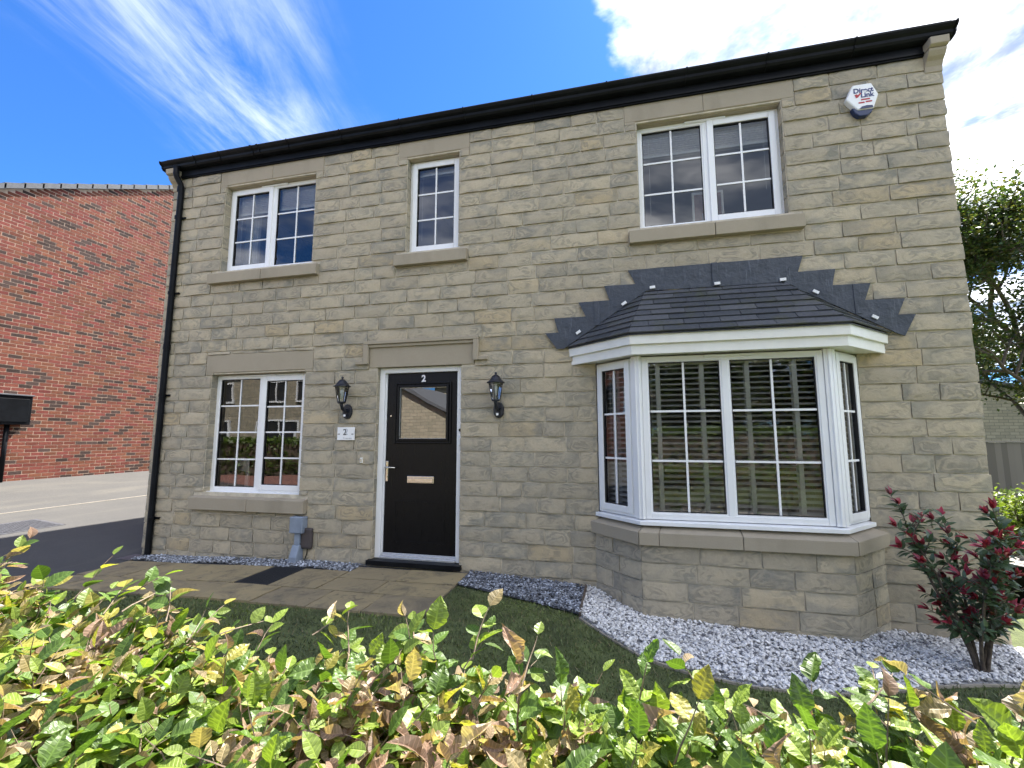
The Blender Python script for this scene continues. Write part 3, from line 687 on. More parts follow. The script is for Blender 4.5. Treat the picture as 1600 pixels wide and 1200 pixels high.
# sill in five cast pieces
def miter_piece(P, ia, ta, tb, z0, z1, zf, depth, name, mat_, parent, bevel=.004):
    # a length of moulding along edge ia of plan P from fraction ta to tb, its ends mitred at the plan corners
    (ax, ay), (bx, by) = P[ia], P[ia+1]
    def inner(i):
        if i == 0: return (P[0][0]+depth*1.4, 0.0)
        if i == 3: return (P[3][0]-depth*1.4, 0.0)
        if i == 1: return (P[1][0]+depth*0.414, P[1][1]+depth)
        return (P[2][0]-depth*0.414, P[2][1]+depth)
    pa, pb = inner(ia), inner(ia+1)
    o0 = (lerp(ax, bx, ta), lerp(ay, by, ta)); o1 = (lerp(ax, bx, tb), lerp(ay, by, tb)); i0 = (lerp(pa[0], pb[0], ta), lerp(pa[1], pb[1], ta)); i1 = (lerp(pa[0], pb[0], tb), lerp(pa[1], pb[1], tb))
    m = MB(); m.add([(*o0, z0), (*o1, z0), (*i1, z0), (*i0, z0), (*o0, zf), (*o1, zf), (*i1, z1), (*i0, z1)],
                    [(0,1,5,4),(1,2,6,5),(2,3,7,6),(3,0,4,7),(4,5,6,7),(3,2,1,0)])
    return m.build(name, mat_, parent, bevel=bevel)
bsill = empty('bay_sill', (0, 0, 0)); adopt(bsill, house)
for ia, ta, tb in ((0, 0, .995), (1, .002, .10), (1, .103, .50), (1, .503, .998), (2, .005, 1)):
    miter_piece(BS, ia, ta, tb, 0.397, 0.562, 0.505, 0.13, 'sill_stone', 'cast_stone', bsill)
# white sill board under the frames, then frames
BC = [(2.425, 0.0), (2.843, -0.418), (4.445, -0.418), (4.835, 0.0)]
bcill = empty('bay_cill', (0, 0, 0)); adopt(bcill, house)
for ia in range(3): miter_piece(BC, ia, 0, 1, 0.558, 0.606, 0.592, 0.10, 'cill_board', 'white_plastic', bcill, .003)
BZ0, BZ1 = 0.604, 2.066
def bay_unit(fi, lights, nr, nc, pad0, pad1, lab):
    (ax, ay), (bx, by) = BF[fi], BF[fi+1]; L = math.hypot(bx-ax, by-ay); T = facet(ax, ay, bx-ax, by-ay)
    return T, L
T0, L0 = bay_unit(0, 0, 0, 0, 0, 0, ''); T1, L1 = bay_unit(1, 0, 0, 0, 0, 0, ''); T2, L2 = bay_unit(2, 0, 0, 0, 0, 0, '')
a, b = 0.035, L1-.045; mid = (2.862+0.72)-2.862
mid = 3.607-2.862
casement(a, b, BZ0, BZ1, [(a, mid, 'fixed'), (mid, b, 'fixed')], 3, 2, y=0.0, T=T1, cill=False, vent=True, w=.05, label='wide front window of the bay with two three-row lights')
casement(.0, L0-.06, BZ0, BZ1, [(0.0, L0-.06, 'sash')], 3, 2, y=0.0, T=T0, cill=False, vent=False, w=.04)
casement(.06, L2, BZ0, BZ1, [(.06, L2, 'sash')], 3, 2, y=0.0, T=T2, cill=False, vent=False, w=.04)
for (cx_, cy_, s) in ((BF[1][0], BF[1][1], 1), (BF[2][0], BF[2][1], -1)):
    m = MB(); k = .045
    # moulded corner post filling the wedge between the frames
    if s == 1: poly = [(cx_-.040, cy_+.040), (cx_-.052, cy_+.028), (cx_-.020, cy_-.006), (cx_+.004, cy_-.014), (cx_+.036, cy_-.010), (cx_+.036, cy_+.075), (cx_+.01, cy_+.075)]
    else: poly = [(cx_-.046, cy_-.010), (cx_-.004, cy_-.014), (cx_+.022, cy_-.006), (cx_+.054, cy_+.026), (cx_+.042, cy_+.040), (cx_-.01, cy_+.075), (cx_-.046, cy_+.075)]
    m.prism(poly, BZ0+.001, BZ1-.001, 'xy')
    m.tube([(cx_+s*.012, cy_-.013, BZ0+.002), (cx_+s*.012, cy_-.013, BZ1-.002)], .009, 8); m.tube([(cx_-s*.018, cy_-.004, BZ0+.002), (cx_-s*.018, cy_-.004, BZ1-.002)], .008, 8)
    m.build('corner_post', 'white_plastic', house)
# stone reveal beside the bay frames
m = MB(); rn = random.Random(3)
for k in range(-18, -5):
    a, b = max(Z0+k*CH+J, .6), min(Z0+(k+1)*CH-J, 2.06)
    if b-a < .03: continue
    m.box(4.79, 4.845, -.012, .05, a, b, (rn.random(), rn.random(), rn.random())); m.box(2.43, 2.472, -.010, .05, a, b, (rn.random(), rn.random(), rn.random()))
m.build('bay_jamb_stones', 'stone', house, kind='stuff')
# soffit, fascias
m = MB(); m.prism([(2.22, 0.0), (2.82, -0.49), (4.51, -0.49), (5.02, 0.0)], 2.070, 2.084, 'xy'); m.build('bay_soffit', 'cream_board', house)
BE2 = [(2.222, 0.0), (2.812, -0.498), (4.518, -0.498), (5.025, 0.0)]
bfas = empty('bay_fascia', (0, 0, 0)); adopt(bfas, house)
for ia in range(3):
    miter_piece(BE2, ia, 0, 1, 2.062, 2.150, 2.150, 0.022, 'lower_fascia_board', 'cream_board', bfas, .003)
    miter_piece(BE, ia, 0, 1, 2.150, 2.236, 2.236, 0.05, 'upper_fascia_board', 'cream_board', bfas, .003)
# slated roof of the bay
RT = [(2.985, 0.0, 2.795), (4.237, 0.0, 2.788)]
E3 = [Vector((BE[0][0]-.02, 0, 2.245)), Vector((2.79, -0.545, 2.245)), Vector((4.54, -0.545, 2.245)), Vector((5.075, 0, 2.245))]
t1, t2 = Vector(RT[0]), Vector(RT[1])
m = MB(); m.add([tuple(E3[0]), tuple(E3[1]), tuple(E3[2]), tuple(E3[3]), tuple(t2), tuple(t1)], [(0, 1, 5), (1, 2, 4, 5), (2, 3, 4), (3, 2, 1, 0)]); m.v = [(x, yv, z-.012) for x, yv, z in m.v]
broof = m.build('bay_roof', 'slate', house)
rnd = random.Random(11)
def slate_slope(b0, b1, c0, c1, rows, w):
    nrm = (b1-b0).cross((c0+c1)/2-b0).normalized()
    if nrm.z < 0: nrm = -nrm
    for r_ in range(rows):
        f0, f1 = r_/rows, min((r_+1.12)/rows, 1)
        l0, r0, l1, r1 = b0.lerp(c0, f0), b1.lerp(c1, f0), b0.lerp(c0, f1), b1.lerp(c1, f1)
        dirv = (b1-b0).normalized(); L = (r0-l0).length
        if L < .04: continue
        o_ = (r_ % 2)*w*.5 + rnd.uniform(-.02, .02); cuts = [0]; x = w-o_ if w-o_ > .06 else w
        while x < L-.06: cuts.append(x); x += w
        cuts.append(L)
        s1, e1 = (l1-l0).dot(dirv), (r1-l0).dot(dirv); upv = (l1-l0) - dirv*s1
        for a, b in zip(cuts, cuts[1:]):
            g_ = .0022; A_, B_ = a+(g_ if a > 0 else 0), b-(g_ if b < L else 0)
            ta, tb = max(A_, s1) if a > 0 else s1, min(B_, e1) if b < L else e1
            if tb <= ta: ta = tb = max(s1, min(e1, (A_+B_)/2))
            h0 = .017 + rnd.uniform(-.003, .003); h1 = .003
            P = [l0+dirv*A_+nrm*h0, l0+dirv*B_+nrm*h0, l0+upv+dirv*tb+nrm*h1, l0+upv+dirv*ta+nrm*h1]
            Q = [p-nrm*.013 for p in P]
            mm = MB(); mm.tint = (rnd.random(), rnd.random(), rnd.random())
            mm.add([tuple(p) for p in P+Q], [(0,1,2,3),(0,4,5,1),(1,5,6,2),(3,7,4,0),(2,6,7,3)])
            mm.build('slate', 'slate', broof, origin=tuple(P[0]))
slate_slope(E3[1], E3[2], t1, t2, 8, .30); slate_slope(E3[0], E3[1], t1, t1, 8, .30); slate_slope(E3[2], E3[3], t2, t2, 8, .30)
# stepped lead flashing let into the courses above it
m = MB(); m.prism([(2.815, 3.020), (2.850, 2.955), (2.985, 2.790), (4.24, 2.780), (4.372, 2.900), (4.412, 3.020), (3.63, 3.022)], -.030, -.022, 'xz'); m.build('lead_flashing', 'lead', house, label='long lead apron above the bay roof')
m = MB(); m.prism([(4.412, 3.017), (4.363, 2.866), (4.671, 2.868), (4.638, 2.714), (4.940, 2.710), (4.886, 2.556), (5.192, 2.552), (5.129, 2.404), (5.262, 2.402), (5.165, 2.212), (5.112, 2.236), (4.240, 2.775), (4.30, 2.93)], -.036, -.026, 'xz'); m.build('lead_flashing', 'lead', house)
m = MB(); m.prism([(2.820, 3.022), (2.890, 2.868), (2.578, 2.872), (2.628, 2.718), (2.310, 2.716), (2.385, 2.562), (2.055, 2.562), (2.097, 2.408), (1.957, 2.408), (2.078, 2.236), (2.150, 2.234), (2.985, 2.785), (2.92, 2.90)], -.036, -.026, 'xz'); m.build('lead_flashing', 'lead', house)
for x0, z0, z1 in ((3.615, 2.785, 3.024), (2.47, 2.46, 2.715), (4.80, 2.43, 2.710)):
    m = MB(); m.prism([(x0, z0), (x0+.055, z0+.004), (x0+.05, z1), (x0-.004, z1)], -.042, -.0355, 'xz'); m.build('lead_lap', 'lead', house, bevel=.003)
m = MB()
m.add([(2.985, -.03, 2.790), (4.24, -.03, 2.783), (4.27, -.085, 2.745), (2.95, -.085, 2.752)], [(3, 2, 1, 0)])
m.build('flashing_apron_edge', 'lead', house) if False else None
for x, z, an in ((3.051, 2.818, .05), (3.655, 2.809, .05), (4.229, 2.800, .05), (4.494, 2.660, -.55), (4.946, 2.392, -.55), (2.77, 2.672, .6), (2.305, 2.398, .6)):
    ca, sa = math.cos(an), math.sin(an); m = MB()
    P = [(x+ca*dx_-sa*dz_, z+sa*dx_+ca*dz_) for dx_, dz_ in ((-.026, -.013), (.026, -.013), (.026, .013), (-.026, .013))]
    m.prism(P, -.052, -.036, 'xz'); m.build('fixing_clip', 'white_plastic', house)

# ------------------------------------------------------------------ eaves, gutter, downpipe, roof
m = MB(); m.box(HX0+.142, HX1-.142, -.034, .0, EAVE-.004, 5.03); m.box(HX0+.142, HX1-.142, -.046, -.0345, EAVE+.012, EAVE+.03); m.build('fascia', 'black_plastic', house)
og = [(-.186, 4.905), (-.205, 4.905), (-.235, 4.915), (-.247, 4.935), (-.250, 4.965), (-.268, 4.985), (-.278, 5.008), (-.278, 5.024), (-.270, 5.024), (-.262, 4.995), (-.243, 4.975), (-.241, 4.94), (-.230, 4.923), (-.190, 4.918), (-.190, 5.01), (-.186, 5.01)]
sq = lambda P: [(-.0345+(a+.186)*1.36, 4.95+(b-4.905)*.85) for a, b in P]
m = MB(); m.prism(sq(og), HX0-.10, HX1+.07, 'yz'); gut = m.build('gutter', 'black_plastic', house)
og2 = [(-.186, 4.899), (-.207, 4.899), (-.240, 4.910), (-.253, 4.933), (-.256, 4.962), (-.274, 4.982), (-.284, 5.006), (-.284, 5.030), (-.186, 5.030)]
for i, x in enumerate([HX0-.10, -2.75, -2.35, -1.85, -1.75, -1.3, -0.55, 0.25, 1.05, 1.85, 2.65, 3.45, 4.2, 4.95, HX1+.056]):
    m = MB(); m.prism(sq(og2), x, x+(.014 if i not in (3, 4) else .03), 'yz'); m.build('gutter_joint', 'black_plastic', gut)
def roofslab(name, x0, x1, ey0, ez0, ry, rz, ey1, ez1, th, mat_, parent):
    m = MB(); m.prism([(ey0, ez0), (ry, rz), (ey1, ez1), (ey1, ez1-th), (ry, rz-th*1.2), (ey0, ez0-th)], x0, x1, 'yz'); return m.build(name, mat_, parent)
rf = roofslab('roof', HX0-.05, HX1+.05, -.11, 5.075, RIDGE_Y, RIDGE_Z, DEPTH+.24, 5.045, .05, 'roof_tile', house)
m = MB(); n_ = 26
for i in range(n_):
    f0, f1 = i/n_, (i+1.1)/n_
    for e in (-.11, DEPTH+.24):
        y0, y1 = lerp(e, RIDGE_Y, f0), lerp(e, RIDGE_Y, min(f1, 1)); z0, z1 = lerp(5.075, RIDGE_Z, f0), lerp(5.075, RIDGE_Z, min(f1, 1))
        m.add([(HX0-.05, y0, z0+.022), (HX1+.05, y0, z0+.022), (HX1+.05, y1, z1+.004), (HX0-.05, y1, z1+.004), (HX0-.05, y0, z0), (HX1+.05, y0, z0)], [(0, 1, 2, 3), (4, 5, 1, 0)])
m.build('tile_courses', 'roof_tile', rf, kind='stuff')
for x0, x1 in ((HX0, HX0+.14), (HX1-.14, HX1)):      # carved kneeler stones that close the eaves
    m = MB()
    m.prism([(.05, 4.68), (-.020, 4.68), (-.024, 4.735), (-.045, 4.775), (-.075, 4.80), (-.10, 4.835), (-.105, 4.86), (.05, 4.86)], x0, x1, 'yz')
    m.prism([(.05, 4.863), (-.112, 4.863), (-.138, 4.875), (-.140, 4.944), (.05, 4.944)], x0-.004, x1+.004, 'yz')
    m.build('kneeler', 'cast_stone', house, bevel=.006)
m = MB()
path = [(-3.045, -.125, 4.97), (-3.045, -.125, 4.86), (-3.04, -.115, 4.82), (-3.028, -.062, 4.74), (-3.022, -.052, 4.69), (-3.035, -.052, 2.4), (-3.045, -.052, -.10), (-3.05, -.075, -.16)]
m.tube(path, .036, 12); dp = m.build('downpipe', 'black_plastic', house, smooth=True)
for z in (4.27, 3.22, 1.86, .318):
    m = MB(); m.tube([(-3.035, -.052, z-.02), (-3.035, -.052, z+.02)], .041, 12); m.box(-3.035, -2.945, -.03, 0.0, z-.012, z+.012); m.build('pipe_bracket', 'black_plastic', dp)
for z in (4.68, 2.5):
    m = MB(); m.tube([(-3.033, -.052, z-.04), (-3.033, -.052, z+.03)], .0415, 12); m.build('pipe_collar', 'black_plastic', dp)
# gully at the foot of the pipe
m = MB(); m.frame(-3.20, -2.98, 0, .01, 0, .01, .001) if False else m.box(-3.30, -3.04, -.26, -.03, -.17, -.132); m.build('drain_gully', 'cover_iron', house)

# ------------------------------------------------------------------ things fixed to the front wall
def wall_lamp(x, z, label):
    r_ = empty('wall_lantern', (x, 0, z-.1)); tag(r_, label, 'lamp', 'lantern lamps beside the front door')
    m = MB(); prof = []
    m.prism([(x+.058*math.cos(a_)*(1 if True else 1), z-.06+.085*math.sin(a_)) for a_ in [2*math.pi*i/20 for i in range(20)]], -.045, -.008, 'xz')
    m.build('back_plate', 'black_iron', r_, bevel=.008)
    m = MB(); m.tube([(x, -.04, z-.05), (x, -.09, z-.055), (x, -.13, z-.03), (x, -.15, z+.01), (x, -.15, z+.035)], [.024, .020, .017, .018, .026], 10); m.build('arm', 'black_iron', r_, smooth=True)
    m = MB(); m.box(x-.016, x+.016, -.085, -.045, z-.125, z-.085); m.build('sensor', 'black_iron', r_, bevel=.006); m = MB(); m.box(x-.012, x+.012, -.089, -.085, z-.118, z-.094); m.build('sensor_lens', 'white_plastic', r_)
    cx_, cy_ = x, -.15; zb, zt = z+.035, z+.215
    m = MB(); m.lathe([(0.0, zb-.012), (.036, zb-.01), (.046, zb), (.046, zb+.012), (0, zb+.013)], cx_, cy_, 6, R(30)); m.build('base_ring', 'black_iron', r_)
    gl = MB(); gl.lathe([(.042, zb+.012), (.070, zt)], cx_, cy_, 6, R(30)); gl.build('lantern_glass', 'lamp_glass', r_, fixn=False)
    m = MB()
    for j in range(6):
        a_ = R(30)+j*math.pi/3; m.tube([(cx_+.044*math.cos(a_), cy_+.044*math.sin(a_), zb+.01), (cx_+.073*math.cos(a_), cy_+.073*math.sin(a_), zt)], .0045, 5)
    m.build('cage', 'black_iron', r_)
    m = MB(); m.lathe([(0, zt+.002), (.094, zt), (.097, zt+.008), (.078, zt+.016), (.062, zt+.04), (.038, zt+.072), (.018, zt+.084), (.008, zt+.092), (.014, zt+.100), (.015, zt+.108), (.006, zt+.116), (0, zt+.118)], cx_, cy_, 12, 0); m.build('cap', 'black_iron', r_, smooth=True)
    m = MB(); m.lathe([(0, zb+.05), (.013, zb+.05), (.013, zb+.075), (.019, zb+.085), (.019, zb+.14), (.012, zb+.152), (0, zb+.154)], cx_, cy_, 10); m.build('bulb', 'white_plastic', r_, smooth=True)
wall_lamp(-0.350, 1.675, 'black lantern lamp on the stone wall above the house number plate')
wall_lamp(1.452, 1.668, 'black lantern lamp on the stone wall between door and bay window')
pl = empty('number_plate', (-.357, -.01, 1.28)); tag(pl, 'small white house number plate reading 2 beside the front door', 'sign')
m = MB(); m.box(-.469, -.247, -.032, -.024, 1.290, 1.437); m.build('plate', 'white_plastic', pl, bevel=.002)
text('2', .098, (-.372, -.0335, 1.378), 'print_black', pl, 'numeral', .0008); text('2', .098, (-.352, -.0328, 1.382), 'print_grey', pl, 'numeral_shadow', .0003)
text('Crescent', .030, (-.335, -.0335, 1.312), 'print_grey', pl, 'lettering', .0006)
for x, s in ((-.447, 1), (-.272, 1)): m = MB(); m.box(x-.014, x+.014, -.0345, -.0325, 1.355, 1.363); m.build('dash_mark', 'print_black', pl)
bp = empty('keyhole_box', (-.150, -.01, 1.04)); tag(bp, 'tiny white wall fitting on the stone left of the door', 'fitting')
m = MB(); m.box(-.166, -.134, -.036, -.014, 1.035, 1.095); m.build('housing', 'cream_board', bp, bevel=.006); m = MB(); m.box(-.157, -.143, -.039, -.036, 1.050, 1.080); m.build('button', 'chrome', bp, bevel=.002)
# hexagonal alarm box
al = empty('alarm_box', (4.995, 0, 4.35)); tag(al, 'white hexagonal alarm box reading Direct Link under the eaves', 'alarm')
cx_, cz_ = 4.998, 4.50
hexp = [(cx_-.135, cz_-.005), (cx_-.07, cz_+.135), (cx_+.085, cz_+.135), (cx_+.135, cz_+.012), (cx_+.085, cz_-.125), (cx_-.045, cz_-.125)]
m = MB(); m.prism(hexp, -.075, -.012, 'xz'); m.build('case', 'white_plastic', al, bevel=.012)
m = MB(); m.prism([(cx_-.09, cz_-.09), (cx_+.095, cz_-.11), (cx_+.07, cz_-.155), (cx_+.03, cz_-.182), (cx_-.03, cz_-.182), (cx_-.065, cz_-.15)], -.066, -.012, 'xz'); m.build('lens', 'navy', al, bevel=.008)
m = MB(); m.prism([(cx_-.035, cz_-.118), (cx_+.082, cz_-.118), (cx_+.075, cz_-.095), (cx_+.03, cz_-.088), (cx_-.01, cz_-.095)], -.0775, -.0755, 'xz'); m.build('lens_band', 'navy', al)
text('Direct', .066, (cx_+.012, -.0765, cz_+.066), 'print_blue', al, 'lettering', .0006, bold=.002, sx=.95)
text('Link', .066, (cx_+.040, -.0765, cz_+.016), 'print_blue', al, 'lettering', .0006, bold=.002, sx=.95)
m = MB(); m.prism([(cx_-.062, cz_+.028), (cx_-.047, cz_+.036), (cx_-.034, cz_+.026), (cx_-.014, cz_+.045), (cx_-.006, cz_+.038), (cx_-.034, cz_+.002), (cx_-.05, cz_-.004)], -.0775, -.0755, 'xz'); m.build('tick_mark', 'print_red', al)
for a_, b_, zz in ((-.012, .060, -.032), (-.035, .014, -.062), (.024, .075, -.058)): m = MB(); m.box(cx_+a_, cx_+b_, -.0775, -.0755, cz_+zz, cz_+zz+.013); m.build('small_print', 'print_red', al)
# grey cable duct and brown box
dc = empty('cable_duct', (-.93, -.03, -.06)); tag(dc, 'grey plastic cable duct with square cap rising from the gravel', 'cable duct')
m = MB(); m.box(-.985, -.815, -.105, -.012, .245, .425); m.build('cap_box', 'grey_plastic', dc, bevel=.008)
m = MB(); m.box(-.935, -.865, -.075, -.012, .115, .244); m.build('duct', 'grey_plastic', dc, bevel=.004)
m = MB(); m.prism([(-.012, .114), (-.085, .114), (-.105, .06), (-.135, -.01), (-.135, -.10), (-.012, -.10)], -.950, -.852, 'yz'); m.build('bend', 'grey_plastic', dc, bevel=.010)
bb = empty('junction_box', (-.80, 0, .06)); tag(bb, 'rounded dark brown junction box low on the wall beside grey duct', 'junction box')
m = MB(); m.box(-.868, -.726, -.062, -.012, .070, .300); m.build('case', 'brown_plastic', bb, bevel=.020)
m = MB(); m.tube([(-.79, -.03, .07), (-.792, -.032, .02), (-.80, -.05, -.04), (-.815, -.07, -.075)], .005, 6); m.build('cable', 'black_plastic', bb)
m = MB(); m.box(-.772, -.766, -.0, -.0, 0, 0) if False else None

# ------------------------------------------------------------------ things behind the glass
def slat_blind(name, T, u0, u1, z0, z1, v, n, tapes, label, tilt=0.10):
    r_ = empty(name, T((u0+u1)/2, v, z0)); tag(r_, label, 'blind', 'slatted blinds hanging in the bay')
    m = MB(T); m.box(u0, u1, v-.025, v+.025, z1-.045, z1); m.build('head_rail', 'blind_white', r_)
    me = None
    for i in range(n):
        z = lerp(z0, z1-.07, i/(n-1)); m = MB(T)
        m.add([(u0, v-.023, z-.009), (u1, v-.023, z-.009), (u1, v, z+.003), (u0, v, z+.003), (u0, v+.023, z+.009), (u1, v+.023, z+.009),
               (u0, v-.023, z-.0115), (u1, v-.023, z-.0115), (u1, v+.023, z+.0065), (u0, v+.023, z+.0065)],
              [(0, 1, 2, 3), (3, 2, 5, 4), (6, 7, 1, 0), (7, 6, 9, 8)])
        m.build('slat', 'blind_white', r_)
    for uu in tapes:
        m = MB(T); m.box(uu-.019, uu+.019, v-.030, v-.028, z0-.01, z1-.045); m.build('ladder_tape', 'blind_tape', r_)
        m = MB(T); m.box(uu-.019, uu+.019, v+.028, v+.030, z0-.01, z1-.045); m.build('ladder_tape', 'blind_tape', r_)
    m = MB(T); m.tube([(u0+.06, v-.035, z1-.05), (u0+.06, v-.035, z0+.5)], .0018, 4); m.tube([(u0+.07, v-.036, z1-.05), (u0+.07, v-.036, z0+.62)], .0018, 4); m.build('pull_cord', 'blind_tape', r_)
slat_blind('venetian_blind', T1, .06, L1-.07, .68, 2.03, .115, 27, (.186, .567, .943, 1.320), 'white slatted blind across the wide front window of the bay')
slat_blind('venetian_blind', T0, .06, L0-.09, .68, 2.03, .10, 27, (.17, .33), 'narrow white slatted blind in the left side window of the bay')
slat_blind('venetian_blind', T2, .09, L2-.06, .68, 2.03, .10, 27, (.20, .36), 'narrow white slatted blind in the right side window of the bay')
def raised_blind(x0, x1, z0, z1, y, label):
    r_ = empty('raised_blind', (ml((x0, x1)), y, z0)); tag(r_, label, 'blind')
    m = MB(); m.box(x0, x1, y-.02, y+.03, z1-.05, z1); m.build('head_rail', 'blind_white', r_)
    n = max(2, int((z1-.05-z0)/.014))
    m = MB()
    for i in range(n): zz = lerp(z0+.03, z1-.052, i/n); m.box(x0+.005, x1-.005, y-.018+.004*(i % 2), y+.028, zz, zz+.009)
    m.build('stacked_slats', 'blind_fabric', r_); m = MB(); m.box(x0, x1, y-.022, y+.03, z0, z0+.026); m.build('bottom_rail', 'blind_white', r_)
    m = MB(); m.tube([(x0+.10, y-.03, z1-.05), (x0+.10, y-.03, z1-.95)], .0018, 4); m.tube([(x1-.10, y-.03, z1-.05), (x1-.10, y-.03, z1-.8)], .0018, 4); m.build('pull_cord', 'blind_tape', r_)
q = WIN['ul']; raised_blind(q[0]+.03, q[1]-.03, 4.30, 4.62, .185, 'blind drawn up to the top of the upper left window')
q = WIN['ur']; raised_blind(q[0]+.03, q[1]-.03, 4.33, 4.62, .185, 'blind drawn up to the top of the upper right window')
q = WIN['n']; raised_blind(q[0]+.03, q[1]-.03, 4.49, 4.62, .185, 'blind drawn up in the narrow window above the door')
cu_o = empty('curtain', (-2.15, .36, 3.5)); tag(cu_o, 'grey curtain hanging at the left of the upper left window', 'curtain')
m = MB(); n = 26; pts = [(-2.31+.24*i/n, .335+.022*math.sin(i*1.5)) for i in range(n+1)]
m.add([(x, yv, z) for z in (3.2, 4.60) for x, yv in pts], [(i, i+1, n+2+i, n+1+i) for i in range(n)]); m.build('cloth', 'curtain', cu_o, smooth=True, fixn=False)
pf = empty('picture_frame', (3.66, .2, 3.5)); tag(pf, 'standing picture frame seen from behind on the upper right window sill', 'picture frame')
m = MB(); m.frame(3.505, 3.815, 3.49, 3.90, .215, .235, .022); m.build('frame', 'blind_white', pf); m = MB(); m.box(3.527, 3.793, .222, .232, 3.512, 3.878); m.build('backing', 'frame_card', pf); m = MB(); m.box(3.60, 3.70, .205, .221, 3.49, 3.66); m.build('strut', 'print_grey', pf)
ch = empty('white_chair', (-2.40, .9, 0)); tag(ch, 'white chair with rounded back inside the lower left window', 'chair')
pts = [(-.2, .62), (-.2, .95), (-.17, 1.02), (-.10, 1.05), (.10, 1.05), (.17, 1.02), (.2, .95), (.2, .62), (.14, .62), (.14, .86), (-.14, .86), (-.14, .62)]
m = MB(); m.prism([(-2.40+a, b) for a, b in pts], .55, .58, 'xz'); m.build('backrest', 'blind_white', ch, bevel=.01)
m = MB(); m.box(-2.61, -2.19, .50, .92, .58, .615); m.build('seat', 'wood_pale', ch, bevel=.01)
m = MB(); m.box(-2.58, -2.22, .55, .575, .80, .845); m.build('back_rail', 'wood_pale', ch, bevel=.01)
for a in (-2.58, -2.24):
    for b in (.53, .86): m = MB(); m.tube([(a, b, 0.0), (a*.98+(-2.41)*.02, b, .58)], .018, 8); m.build('leg', 'blind_white', ch)

# ------------------------------------------------------------------ red brick house on the left
RX = -9.5
red = empty('brick_house', (RX-3, 5.0, .3)); tag(red, 'red brick house gable with dark flecked bricks and grey verge tiles', 'house')
VS = 0.557
def verge(yv): return 6.447+VS*(yv-1.37) if yv <= 6.2 else 6.447+VS*(6.2-1.37)-VS*(yv-6.2)
RY0, RY1 = -0.75, 13.15
m = MB(); m.prism([(RY0, .1), (RY1, .1), (RY1, verge(RY1)-.03), (6.2, verge(6.2)-.03), (RY0, verge(RY0)-.03)], RX-7, RX, 'yz'); rw = m.build('gable_wall', 'brick_mortar', red)
rnd = random.Random(4)
bl = []
BL_, BH_ = .225, .075
zz = .18; row = 0
while zz < 9.2:
    yv = RY0 + (BL_/2 if row % 2 else 0) - BL_
    while yv < 7.0:
        a, b = max(yv, RY0), yv+BL_-.013
        if b > RY0+.03 and zz+BH_-.010 < min(verge(a), verge(b))-.005 and zz+BH_ > drive_z(RX)-.1: bl.append((a, b, zz, zz+BH_-.013))
        yv += BL_
    zz += BH_; row += 1
def bcol():
    if rnd.random() < .23: v = rnd.uniform(.7, 1.3); return (.058*v, .038*v, .033*v)
    v = rnd.uniform(.80, 1.18); return (.165*v, .052*v*rnd.uniform(.85, 1.25), .038*v)
def visible_red(q_):
    p = project((RX, (q_[0]+q_[1])/2, (q_[2]+q_[3])/2)); 
    return p is not None and -5 < p[0] < 270 and 250 < p[1] < 800
bl.sort(key=lambda q_: (0 if visible_red(q_) else 1, (q_[0]-CAM.y)**2+(q_[2]-CAM.z)**2))
restb = MB()
proto = {}
for i, (a, b, z0, z1) in enumerate(bl):
    col = bcol(); pr = RX+.003+rnd.uniform(-.001, .001)
    if i < 290:
        m = MB(); m.box(RX-.02, pr, a, b, z0, z1, col); m.build('brick', 'brick', rw, origin=(RX, (a+b)/2, (z0+z1)/2))
    else: restb.box(RX-.02, pr, a, b, z0, z1, col)
restb.build('brickwork', 'brick', rw, kind='stuff', fixn=False)
m = MB(); m.prism([(RY0-.25, verge(RY0)-.14), (6.2, verge(6.2)), (RY1+.25, verge(RY1)-.14), (RY1+.25, verge(RY1)-.2), (6.2, verge(6.2)-.07), (RY0-.25, verge(RY0)-.2)], RX-7.3, RX+.03, 'yz'); m.build('roof', 'roof_tile', red)
yv = RY0-.25; sl_ = math.hypot(1, VS)
while yv < 6.2:
    y1 = min(yv+.33, 6.2); z0, z1 = verge(yv), verge(y1)
    m = MB(); d = .105
    m.add([(RX+.075, yv, z0+.050), (RX+.075, y1, z1+.030), (RX+.075, y1, z1-.085), (RX+.075, yv, z0-.075), (RX-.20, yv, z0+.055), (RX-.20, y1, z1+.035), (RX-.0, yv, z0-.075), (RX-.0, y1, z1-.085)],
          [(0, 3, 2, 1), (0, 1, 5, 4), (3, 6, 7, 2), (0, 4, 6, 3), (1, 2, 7, 5)]); m.build('verge_tile', 'verge_tile', red)
    yv += .30
for k in range(12): pass
m = MB(); m.box(RX, RX+.055, RY0+.02, 7.0, -.3, -.29) if False else None
mc = empty('meter_cabinet', (RX+.1, 1.98, 1.56)); tag(mc, 'black meter cabinet fixed to the red brick wall', 'cabinet')
m = MB(); m.box(RX+.011, RX+.20, 1.60, 2.21, 1.575, 2.165); m.build('cabinet', 'black_plastic', mc, bevel=.01)
m = MB(); m.box(RX+.201, RX+.212, 1.66, 2.16, 1.63, 2.105); m.build('door', 'black_plastic', mc, bevel=.006)
m = MB(); m.box(RX+.011, RX+.225, 1.58, 2.225, 2.166, 2.195); m.build('lid', 'verge_tile', mc, bevel=.006)
rp = empty('waste_pipe', (RX+.06, 1.9, .4)); tag(rp, 'black pipe running down the red brick wall below the cabinet', 'pipe')
m = MB(); m.tube([(RX+.07, 1.915, 1.574), (RX+.07, 1.915, drive_z(RX)-.02)], .04, 10); m.build('pipe', 'black_plastic', rp, smooth=True)
m = MB(); m.box(RX+.011, RX+.04, 1.87, 1.96, .9, .93); m.build('pipe_clip', 'black_plastic', rp)

